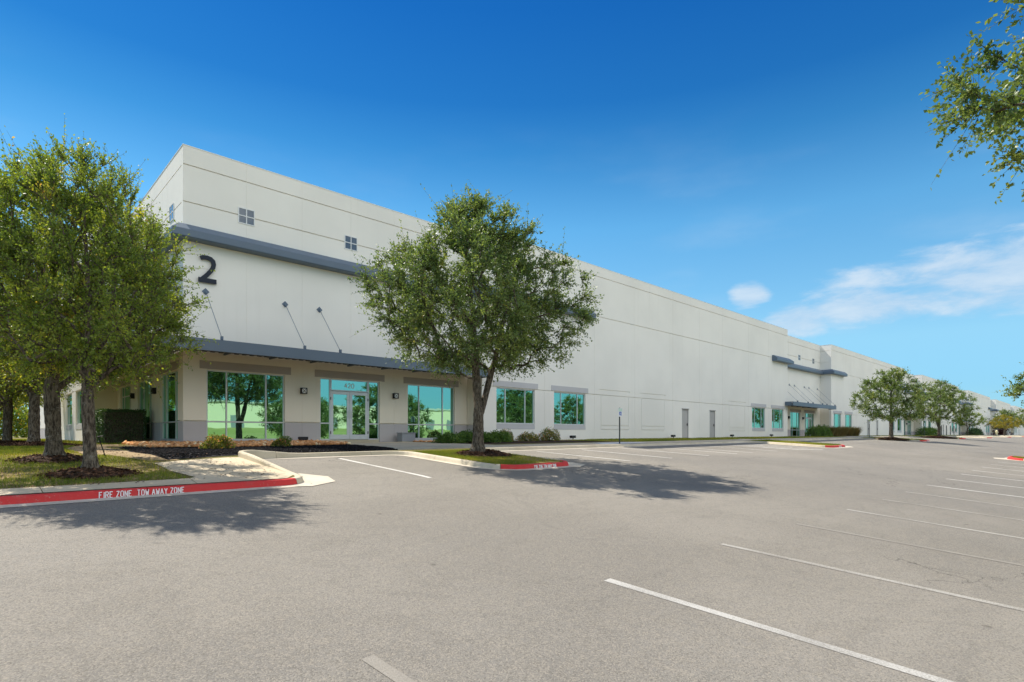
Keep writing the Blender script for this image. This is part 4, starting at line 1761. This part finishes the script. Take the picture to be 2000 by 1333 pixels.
rg = np.random.default_rng(4)
WALKP = [(2.72, 10.3), (4.6, 10.3), (4.62, 14.3), (2.74, 13.7)]
PATHP = [(2.7, 14.0), (3.3, 13.95), (3.0, 17), (2.9, 20.6), (4.2, 25), (3.0, 26), (1.9, 20), (1.9, 16.5)]
GRAV = [(3.0, 14.0), (4.6, 14.6), (9.38, RY + .2), (10.3, 20.6), (10.4, 23), (3.3, 23.2)]
px, py = scatter([(-7, 11.03), (2.9, 11.03), (2.72, 13.6), (3.0, 14.0), (3.0, 22.8), (-7, 22.8)], 150000, rg, [(1.52, 12.2, .64), (1.22, 14.75, .64), WALKP, PATHP, GRAV])
blades("grass", px, py, rg, .050, .0045)
px, py = scatter([(-8, 22.8), (3.6, 22.8), (5.3, 25), (5.3, 35.5), (4.2, 36), (4.2, 60), (-8, 60)], 90000, rg, [PATHP])
blades("grass", px, py, rg, .065, .009)
px, py = scatter([(9.56, 10.6), (9.9, 10.4), (11.9, 10.4), (12.08, 10.7), (12.08, 14.3), (9.56, 14.3)], 24000, rg, [(11.05, 12.75, .80)])
blades("grass", px, py, rg, .050, .0045)
px, py = scatter([(23.9, 16.3), (58.6, 16.3), (58.6, 21.75), (24.1, 21.75)], 60000, rg, [[(36.5, 16.2), (38.5, 16.2), (40.3, 21.8), (38.3, 21.8)]])
blades("grass", px, py, rg, .07, .010, .5)
px, py = scatter([(34.1, 10.5), (36.7, 10.5), (36.7, 14.7), (34.1, 14.7)], 9000, rg)
blades("grass", px, py, rg, .06, .010, .38)
px, py = scatter([(39.8, -2.5), (39.8, 2.9), (40.3, 3.3), (41.6, 3.3), (42.2, 2.8), (42.2, -2.5)], 9000, rg)
blades("grass", px, py, rg, .06, .010, .38)
for xa, xb in ((57.6, 59.9), (76.8, 79.0)):
    px, py = scatter([(xa, 10.5), (xb, 10.5), (xb, 14.7), (xa, 14.7)], 3000, rg)
    blades("grass", px, py, rg, .07, .016, .38)
px, py = scatter([(72.8, 16.3), (150, 16.3), (150, 21.75), (72.8, 21.75)], 26000, rg)
blades("grass", px, py, rg, .08, .022, .5)

ICO_V = np.array([(0, 0, 1), (.894, 0, .447), (.276, .851, .447), (-.724, .526, .447), (-.724, -.526, .447), (.276, -.851, .447),
                  (.724, .526, -.447), (-.276, .851, -.447), (-.894, 0, -.447), (-.276, -.851, -.447), (.724, -.526, -.447), (0, 0, -1)])
ICO_F = np.array([(0, 1, 2), (0, 2, 3), (0, 3, 4), (0, 4, 5), (0, 5, 1), (1, 6, 2), (2, 7, 3), (3, 8, 4), (4, 9, 5), (5, 10, 1),
                  (2, 6, 7), (3, 7, 8), (4, 8, 9), (5, 9, 10), (1, 10, 6), (6, 11, 7), (7, 11, 8), (8, 11, 9), (9, 11, 10), (10, 11, 6)])


def stones(name, px, py, rng, size, mat, lift=.012, flatten=.65, zf=None):
    n = len(px)
    sc = size * rng.uniform(.5, 1.35, n)
    V = ICO_V[None] * (1 + rng.normal(size=(n, 12, 1)) * .13)
    V = V * np.stack([sc, sc * rng.uniform(.6, 1, n), sc * flatten * rng.uniform(.6, 1.1, n)], 1)[:, None, :]
    a = rng.uniform(0, 6.28, n)
    c, s = np.cos(a)[:, None], np.sin(a)[:, None]
    V = np.stack([V[..., 0] * c - V[..., 1] * s, V[..., 0] * s + V[..., 1] * c, V[..., 2]], 2)
    z = (zf or shelf)(px, py) + lift + sc * flatten * .35
    V += np.stack([px, py, z], 1)[:, None, :]
    F = (np.arange(n)[:, None, None] * 12 + ICO_F[None]).reshape(-1, 3)
    me = tri_mesh(name, V.reshape(-1, 3), F, M[mat], np.repeat(np.clip(rng.normal(.5, .25, n), 0, 1), 20))
    return link(name, me, kind="stuff")


px, py = scatter([(3.8, 19.6), (6.5, 18.9), (10.2, 19.3), (10.3, 22.95), (5.5, 22.95), (5.4, 24.8), (4.0, 24.8)], 5200, rg)
stones("river_rock", px, py, rg, .085, "rocks", .03, .8)
px, py = scatter([(3.1, 14.2), (4.6, 14.75), (6.2, RY + .22), (9.38, RY + .22), (9.85, 16.4), (10.15, 19.0), (10.15, 20.6), (3.3, 20.6), (2.95, 17)], 15000, rg)
stones("black_gravel", px, py, rg, .026, "pebbles")
px, py = scatter([(15.0, 21.3), (17.5, 21.3), (17.5, 22.7), (15.0, 22.7)], 350, rg)
stones("river_rock", px, py, rg, .06, "rocks")


def mulch_mound(x, y, r, h, label_n):
    base = MB()
    rings, seg = 6, 28
    rng = np.random.default_rng(abs(int(x * 10 + y)))
    z0 = float(shelf(x, y))
    jit = 1 + rng.normal(size=seg) * .06

    def zf(qx, qy):
        d = np.clip(np.hypot(qx - x, qy - y) / r, 0, 1)
        return shelf(qx, qy) + h * np.cos(d * math.pi / 2) ** 1.3
    prev = [(x, y, float(zf(x, y)))] * seg
    for k in range(1, rings + 1):
        cur = []
        for s in range(seg):
            a = 2 * math.pi * s / seg
            q = r * k / rings * jit[s]
            qx, qy = x + q * math.cos(a), y + q * math.sin(a)
            cur.append((qx, qy, float(zf(qx, qy)) - (.02 if k == rings else 0)))
        for s in range(seg):
            s2 = (s + 1) % seg
            if k == 1:
                base.face([prev[0], cur[s], cur[s2]])
            else:
                base.face([prev[s], cur[s], cur[s2], prev[s2]])
        prev = cur
    root = base.build("mulch_mound", M["mulchbase"], kind="stuff", smooth=True)
    n = int(1500 * r * r)
    a, q = rng.uniform(0, 6.28, n), r * np.sqrt(rng.uniform(0, 1, n)) * 1.04
    px_, py_ = x + q * np.cos(a), y + q * np.sin(a)
    P = np.stack([px_, py_, zf(px_, py_) + .006], 1)
    D = rand_unit(rng, n)
    D[:, 2] *= .35
    V, F, T = leaf_arrays(P, D, rng, .075, np.clip(rng.normal(.45, .25, n), 0, 1), .5)
    me = tri_mesh("mulch_chips", V, F, M["chips"], T)
    link("mulch_chips", me, root)


mulch_mound(11.05, 12.75, .92, .16, "")
mulch_mound(1.52, 12.2, .70, .12, "")
mulch_mound(1.22, 14.75, .70, .12, "")
mulch_mound(1.45, 24.0, 1.4, .14, "")
mulch_mound(1.0, 29.0, 1.4, .14, "")
mulch_mound(76.7, 12.3, 1.6, .16, "")
mulch_mound(56.9, 12.4, 1.2, .14, "")

# leaf litter on the lawn and walk
px, py = scatter([(-3, 11.0), (4.3, 10.6), (4.4, 14), (2.9, 20.5), (-3, 20)], 2600, rg)
P = np.stack([px, py, shelf(px, py) + .022], 1)
D = rand_unit(rg, len(px))
D[:, 2] *= .2
V, F, T = leaf_arrays(P, D, rg, .045, np.clip(rg.normal(.7, .2, len(px)), 0, 1), .7)
link("fallen_leaves", tri_mesh("fallen_leaves", V, F, M["chips"], T), kind="stuff")


# ------------------------------------------------------------------ hedges and shrubs
def box_hedge(x0, x1, y0, y1, h, label, n=16000, leaf=.045):
    cx, cy = (x0 + x1) / 2, (y0 + y1) / 2
    z = float(shelf(cx, cy))
    t = thing("box_hedge", label, "hedge", (cx, cy, z))
    rng = np.random.default_rng(abs(int(x0 * 17 + y0)))
    sx, sy = (x1 - x0) / 2, (y1 - y0) / 2
    core = MB()
    core.box(-sx + .10, sx - .10, -sy + .10, sy - .10, 0, h - .10)
    core.build("inner_branches", M["bark"], t)
    # leaves over the five faces, slightly uneven
    A = np.array([2 * sx * 2 * sy, 2 * sx * h, 2 * sx * h, 2 * sy * h, 2 * sy * h])
    f = rng.choice(5, n, p=A / A.sum())
    u, v = rng.uniform(-1, 1, n), rng.uniform(-1, 1, n)
    dep = np.abs(rng.normal(size=n)) * .05
    P = np.zeros((n, 3))
    Nn = np.zeros((n, 3))
    rg_ = .035 * vnoise(u * 4, v * 4, 2.2, 9)
    for k, (nx, ny, nz) in enumerate(((0, 0, 1), (0, -1, 0), (0, 1, 0), (-1, 0, 0), (1, 0, 0))):
        m = f == k
        dd = dep[m] - rg_[m]
        if k == 0:
            P[m] = np.stack([u[m] * sx, v[m] * sy, h - dd], 1)
        elif k in (1, 2):
            P[m] = np.stack([u[m] * sx, ny * (sy - dd), (v[m] + 1) / 2 * h], 1)
        else:
            P[m] = np.stack([nx * (sx - dd), u[m] * sy, (v[m] + 1) / 2 * h], 1)
        Nn[m] = (nx, ny, nz)
    # round the corners a little
    P[:, 0] = np.clip(P[:, 0], -sx, sx)
    D = Nn * .6 + rand_unit(rng, n) * .9
    D /= np.linalg.norm(D, axis=1)[:, None]
    tone = np.clip(.45 + rng.normal(size=n) * .22, 0, 1)
    V, F, T = leaf_arrays(P, D, rng, leaf, tone, .2)
    link("foliage", tri_mesh("foliage", V, F, M["hedge"], T), t)
    return t


def dome_shrub(x, y, rx, ry, h, label, mat, n, leaf, name="shrub", cat="shrub", group=None, loose=.25, z=None, sprigs=0):
    z = float(shelf(x, y)) if z is None else z
    t = thing(name, label, cat, (x, y, z), 0, group)
    rng = np.random.default_rng(abs(int(x * 31 + y * 7)) + 3)
    a = rng.uniform(0, 6.28, n)
    ce = rng.uniform(0, 1, n)
    rr_ = (1 - loose * rng.uniform(0, 1, n) ** 1.5) * (1 + .13 * np.sin(3 * a + 4 * ce) + .10 * np.sin(7 * a + 2))
    st = np.sqrt(1 - ce ** 2)
    P = np.stack([rx * rr_ * st * np.cos(a), ry * rr_ * st * np.sin(a), h * rr_ * ce + .02], 1)
    D = P / (np.linalg.norm(P, axis=1)[:, None] + 1e-6) * .6 + rand_unit(rng, n) * .8 + np.array([0, 0, .25])
    D /= np.linalg.norm(D, axis=1)[:, None]
    tone = np.clip(rng.normal(.42, .2, n) + (rng.uniform(size=n) < .12) * .45, 0, 1)
    V, F, T = leaf_arrays(P, D, rng, leaf, tone, .3)
    link("foliage", tri_mesh("foliage", V, F, M[mat], T), t)
    k = max(10, int(30 * rx))
    a = rng.uniform(0, 6.28, k)
    q = rng.uniform(.3, .9, k)
    B = np.stack([rx * q * np.cos(a), ry * q * np.sin(a), h * np.sqrt(1 - q ** 2) * .9], 1)
    A_ = np.zeros((k, 3))
    A_[:, :2] = B[:, :2] * .2
    V, F = seg_tubes(A_, B, np.full(k, .010), np.full(k, .004), 4)
    link("stems", tri_mesh("stems", V, F, M["bark"]), t)
    return t


def grass_clump(x, y, r, h, label, n, group, tone=.5):
    z = float(shelf(x, y))
    t = thing("ornamental_grass", label, "grass clump", (x, y, z), 0, group)
    rng = np.random.default_rng(abs(int(x * 13 + y * 5)))
    a = rng.uniform(0, 6.28, n)
    q = r * .35 * np.sqrt(rng.uniform(0, 1, n))
    b = np.stack([q * np.cos(a), q * np.sin(a), np.zeros(n)], 1)
    ou = rng.uniform(.15, 1, n) * r
    hh = h * rng.uniform(.6, 1.1, n)
    mid = b + np.stack([ou * .45 * np.cos(a), ou * .45 * np.sin(a), hh * .75], 1)
    tip = b + np.stack([ou * np.cos(a), ou * np.sin(a), hh * rng.uniform(.7, 1.0, n)], 1)
    w = .008 * np.stack([-np.sin(a), np.cos(a), np.zeros(n)], 1)
    V = np.stack([b + w, b - w, mid - w, mid + w, tip], 1)
    o = np.arange(n)[:, None] * 5
    F = np.concatenate([o + np.array([0, 1, 2]), o + np.array([0, 2, 3]), o + np.array([3, 2, 4])], 1).reshape(-1, 3)
    T = np.repeat(np.clip(rng.normal(tone, .2, n), 0, 1), 3)
    link("blades", tri_mesh("blades", V.reshape(-1, 3), F, M["ornag"], T), t)
    return t


box_hedge(3.75, 5.25, 27.4, 29.6, 1.38, "clipped dark green box hedge standing against the side entrance windows")
box_hedge(3.9, 5.2, 31.0, 33.0, 1.2, "smaller shaded hedge half hidden behind the clipped box hedge", 7000)
dome_shrub(5.15, 17.7, .40, .38, .36, "flowering bush in the black gravel by the corner of the building", "lant", 2600, .05, "lantana_bush")
dome_shrub(7.35, 18.6, .27, .25, .24, "small yellow-green plant in the gravel under the big window", "lant", 1100, .055, "lantana_bush")
dome_shrub(8.55, 21.3, .28, .25, .26, "tiny tuft among the rocks below the big window", "shrub", 500, .05, "lantana_bush")
for i, x in enumerate((14.9, 15.9, 16.9, 17.7)):
    dome_shrub(x, 19.3 + .12 * (i % 2), .70, .60, .40 + .06 * (i % 2),
               ["green shrub in the row under the right window, end nearest the doors", "second green shrub of the row from the doors",
                "third green shrub of the row from the doors", "green shrub ending the row beside the oak trunk"][i], "shrub", 3000, .075, "shrub", group="green shrubs under the right window", loose=.45)
dome_shrub(18.9, 20.2, .45, .4, .52, "reddish flowering bush behind the oak trunk", "lant", 1700, .055, "lantana_bush")
dome_shrub(20.5, 20.2, .62, .5, .42, "low flowering bush just right of the oak trunk", "lant", 2200, .055, "lantana_bush", loose=.5)
dome_shrub(22.2, 20.3, .70, .55, .62, "taller flowering bush under the first white-wall window", "lant", 2800, .055, "lantana_bush", loose=.5)
og = [(62.9, 20.6, .85, .95), (64.4, 20.5, .9, 1.05), (65.9, 20.5, .95, 1.1), (67.5, 20.4, 1.0, 1.2), (69.2, 20.3, 1.0, 1.2), (71.0, 20.2, 1.1, 1.25), (72.8, 20.0, 1.1, 1.25), (74.6, 19.9, 1.1, 1.2)]
for i, (x, y, r, h) in enumerate(og):
    if i < 3:
        dome_shrub(x, y, r, r * .8, h, ["green shrub nearest the second entrance doors", "middle green shrub before the second entrance", "green shrub beside the tawny grass clumps"][i], "shrub", 1800, .10, group="shrubs before the second entrance")
    else:
        grass_clump(x, y, r, h, ["tawny grass clump beside the green shrubs", "second tawny grass clump before the second entrance", "third tawny grass clump, left of the two end ones",
                    "fourth tawny grass clump before the white return wall", "tawny grass clump ending the row under the window"][i - 3], 900, "grass clumps before the second entrance", .3 + .07 * i)
for i, x in enumerate((112.0, 114.5, 117, 119.5)):
    dome_shrub(x, 20, 1.3, 1, 1.25, ["green shrub before the third entrance, nearest the camera of its row", "second green shrub before the third entrance", "third green shrub before the third entrance", "last green shrub before the third entrance, by the end windows"][i], "shrub", 900, .16, group="shrubs before the third entrance")
for i, x in enumerate((162, 165, 168, 171)):
    dome_shrub(x, 20, 1.6, 1, 1.5, ["dark shrub under the flat-topped tree, first of its row", "second dark shrub before the fourth entrance", "third dark shrub before the fourth entrance", "last dark shrub before the fourth entrance, by the end windows"][i], "hedge", 700, .2, group="shrubs before the fourth entrance")
dome_shrub(206, 19, 3.0, 2, 6.2, "tall maroon shrub against the far wall", "leafr", 1800, .28, "maroon_shrub", loose=.8)

# far greenery behind the left lawn
rng = np.random.default_rng(8)
for i, (x, y, rx, h) in enumerate(((-6, 96, 7, 6.5), (-18, 92, 8, 7.5), (-30, 86, 9, 8), (3, 104, 6, 5), (-44, 80, 9, 8))):
    dome_shrub(x, y, rx, rx * .6, h, ["dark bush cluster at the end of the side lawn", "green thicket left of the dark bush cluster", "leafy thicket far beyond the elm row",
               "low bush by the far corner of the warehouse", "thicket at the far left beyond the lawn"][i], "leafw" if i % 2 else "shrub", 5200, .42, "thicket", "thicket", loose=.5)


# ------------------------------------------------------------------ small things
def parking_sign(x, y, label):
    z = float(shelf(x, y))
    t = thing("parking_sign", label, "sign", (x, y, z))
    p = MB()
    p.box(-.021, .021, -.021, .021, 0, 1.62)
    p.build("post", M["post"], t)
    b = MB()
    b.box(-.155, .155, -.040, -.030, 1.22, 1.60)
    plate = b.build("sign_plate", M["white"], t)
    g = MB()
    g.box(-.135, .135, -.0425, -.0401, 1.46, 1.585)
    g.build("green_panel", M["signgreen"], plate)
    s = MB()
    s.box(-.085, .085, -.0425, -.0401, 1.27, 1.44)
    s.build("blue_panel", M["signblue"], plate)
    w = MB()
    for ln in ([(-.012, 1.415), (-.012, 1.365), (.03, 1.365), (.042, 1.315), (.058, 1.315)], [(-.01, 1.385), (.026, 1.385)],
               [(-.022, 1.365), (-.045, 1.335), (-.035, 1.300), (-.005, 1.288), (.025, 1.305)]):
        stroke(w, ln, .0065, lambda u, v, d: (u, -.0426 - d, v), .002)
    w.build("wheelchair_symbol", M["white"], plate)
    return t


parking_sign(20.98, 14.92, "disabled parking sign on a dark post before the blank white wall")
parking_sign(60.8, 15.0, "pale parking sign on a post before the second entrance")
parking_sign(84.5, 15.0, "distant parking sign on a post right of the spreading oak")


def flood_light(x, y, label, rot=0):
    z = float(shelf(x, y))
    t = thing("flood_light", label, "floodlight", (x, y, z), rot, "ground floodlights along the front wall")
    b = MB()
    b.tube([(0, 0, 0), (0, 0, .12)], .025, 8)
    b.box(-.06, .06, -.012, .012, .10, .13)
    b.build("stake", M["black"], t)
    h = MB()
    h.hexa([(-.16, -.10, .13), (.16, -.10, .13), (.16, .10, .11), (-.16, .10, .11), (-.18, -.07, .27), (.18, -.07, .27), (.18, .12, .25), (-.18, .12, .25)])
    h.build("lamp_head", M["black"], t)
    g = MB()
    g.box(-.15, .15, .03, .10, .262, .272)
    g.build("lamp_glass", M["glassdk"], t)


flood_light(9.8, 22.55, "black floodlight on the ground left of the entrance doors")
flood_light(25.4, 21.35, "black floodlight in the grass under the second white-wall window")
flood_light(36.6, 21.35, "black floodlight in the grass left of the grey steel doors")
flood_light(46.0, 21.35, "black floodlight in the grass right of the grey steel doors")
flood_light(54.2, 21.35, "black floodlight in the grass just before the second entrance")

# grey bench-height cabinet between the doors and the right window
t = thing("utility_box", "low grey metal utility box against the wall right of the entrance doors", "utility box", (14.75, 22.55, float(shelf(14.75, 22.55))))
b = MB()
b.box(-.36, .36, -.2, .22, .03, .40)
b.build("cabinet", M["util"], t)
b = MB()
b.box(-.39, .39, -.23, .24, .401, .44)
b.build("lid", M["util"], t)
b = MB()
b.box(-.34, .34, -.18, .2, 0, .029)
b.build("plinth", M["kerb"], t)

# thin black irrigation stake beside the second elm
t = thing("garden_stake", "thin black leaning stake beside the dark-trunked elm", "stake", (2.05, 15.2, float(shelf(2.05, 15.2))))
b = MB()
b.tube([(.10, 0, -.05), (-.03, 0, .42)], .011, 6)
b.build("rod", M["black"], t)
b = MB()
b.tube([(-.06, 0, .43), (.04, .02, .455)], .016, 6)
b.build("cap", M["black"], t)

# hydrant far down the front
t = thing("fire_hydrant", "pale hydrant in front of the far white wall near the yellow tree", "hydrant", (144, 14.0, float(shelf(144, 14.0))))
b = MB()
b.tube([(0, 0, 0), (0, 0, .08), (0, 0, .09), (0, 0, .75), (0, 0, .82), (0, 0, 1.0), (0, 0, 1.08)], [.24, .24, .17, .17, .24, .15, .05], 12)
b.build("barrel", M["hydr"], t)
for d in ((1, 0), (-1, 0), (0, -1)):
    b = MB()
    b.tube([(d[0] * .15, d[1] * .15, .62), (d[0] * .30, d[1] * .30, .62)], .09, 8)
    b.build("nozzle", M["hydr"], t)

# bollards along the far front
for i, x in enumerate((131, 136, 140, 144)):
    t = thing("bollard", "slim dark post in the row far down the front", "post", (x, 20.6, float(shelf(x, 20.6))), 0, "dark posts far down the front")
    b = MB()
    b.tube([(0, 0, 0), (0, 0, 1.9)], .07, 8)
    b.build("shaft", M["post"], t)
    b = MB()
    b.tube([(0, 0, 1.9), (0, 0, 1.96)], [.07, .03], 8)
    b.build("cap", M["post"], t)

# white warehouse across the fields, seen only in the glass
ow = thing("opposite_warehouse", "pale warehouse far across the lot, mirrored in the entrance windows", "warehouse", (60, -150, 2.0))
b = MB()
b.box(-150, 150, -40, 0, -1, 8.2)
b.build("wall", M["farwall"], ow)
b = MB()
b.box(-150.3, 150.3, -40.3, .3, 8.2, 8.8)
b.build("roof", M["roof"], ow)
for i in range(26):
    b = MB()
    x = -140 + i * 11
    b.box(x - 2, x + 2, .01, .12, -.5, 4.2)
    b.build("dock_door", M["util"], ow)
# wire fence before it
fz = thing("metal_fence", "low metal fence behind the lot, mirrored in the entrance windows", "fence", (30, -26, float(G(30, -26)) + .1))
for i in range(30):
    b = MB()
    x = -45 + i * 3
    b.tube([(x, 0, 0), (x, 0, 1.5)], .04, 6)
    b.build("fence_post", M["post"], fz)
for z in (.25, .85, 1.45):
    b = MB()
    b.tube([(-45, .045, z), (42, .045, z)], .02, 5)
    b.build("rail", M["post"], fz)
sheet("back_field", [(-200, -230), (330, -230), (330, -59.9), (-200, -59.9)], lambda x, y: np.interp(y, [-230, -150, -60], [2.2, 2.2, float(G(60, -60)) + .1]), 0, M["field"], step=15, **STRUCT)
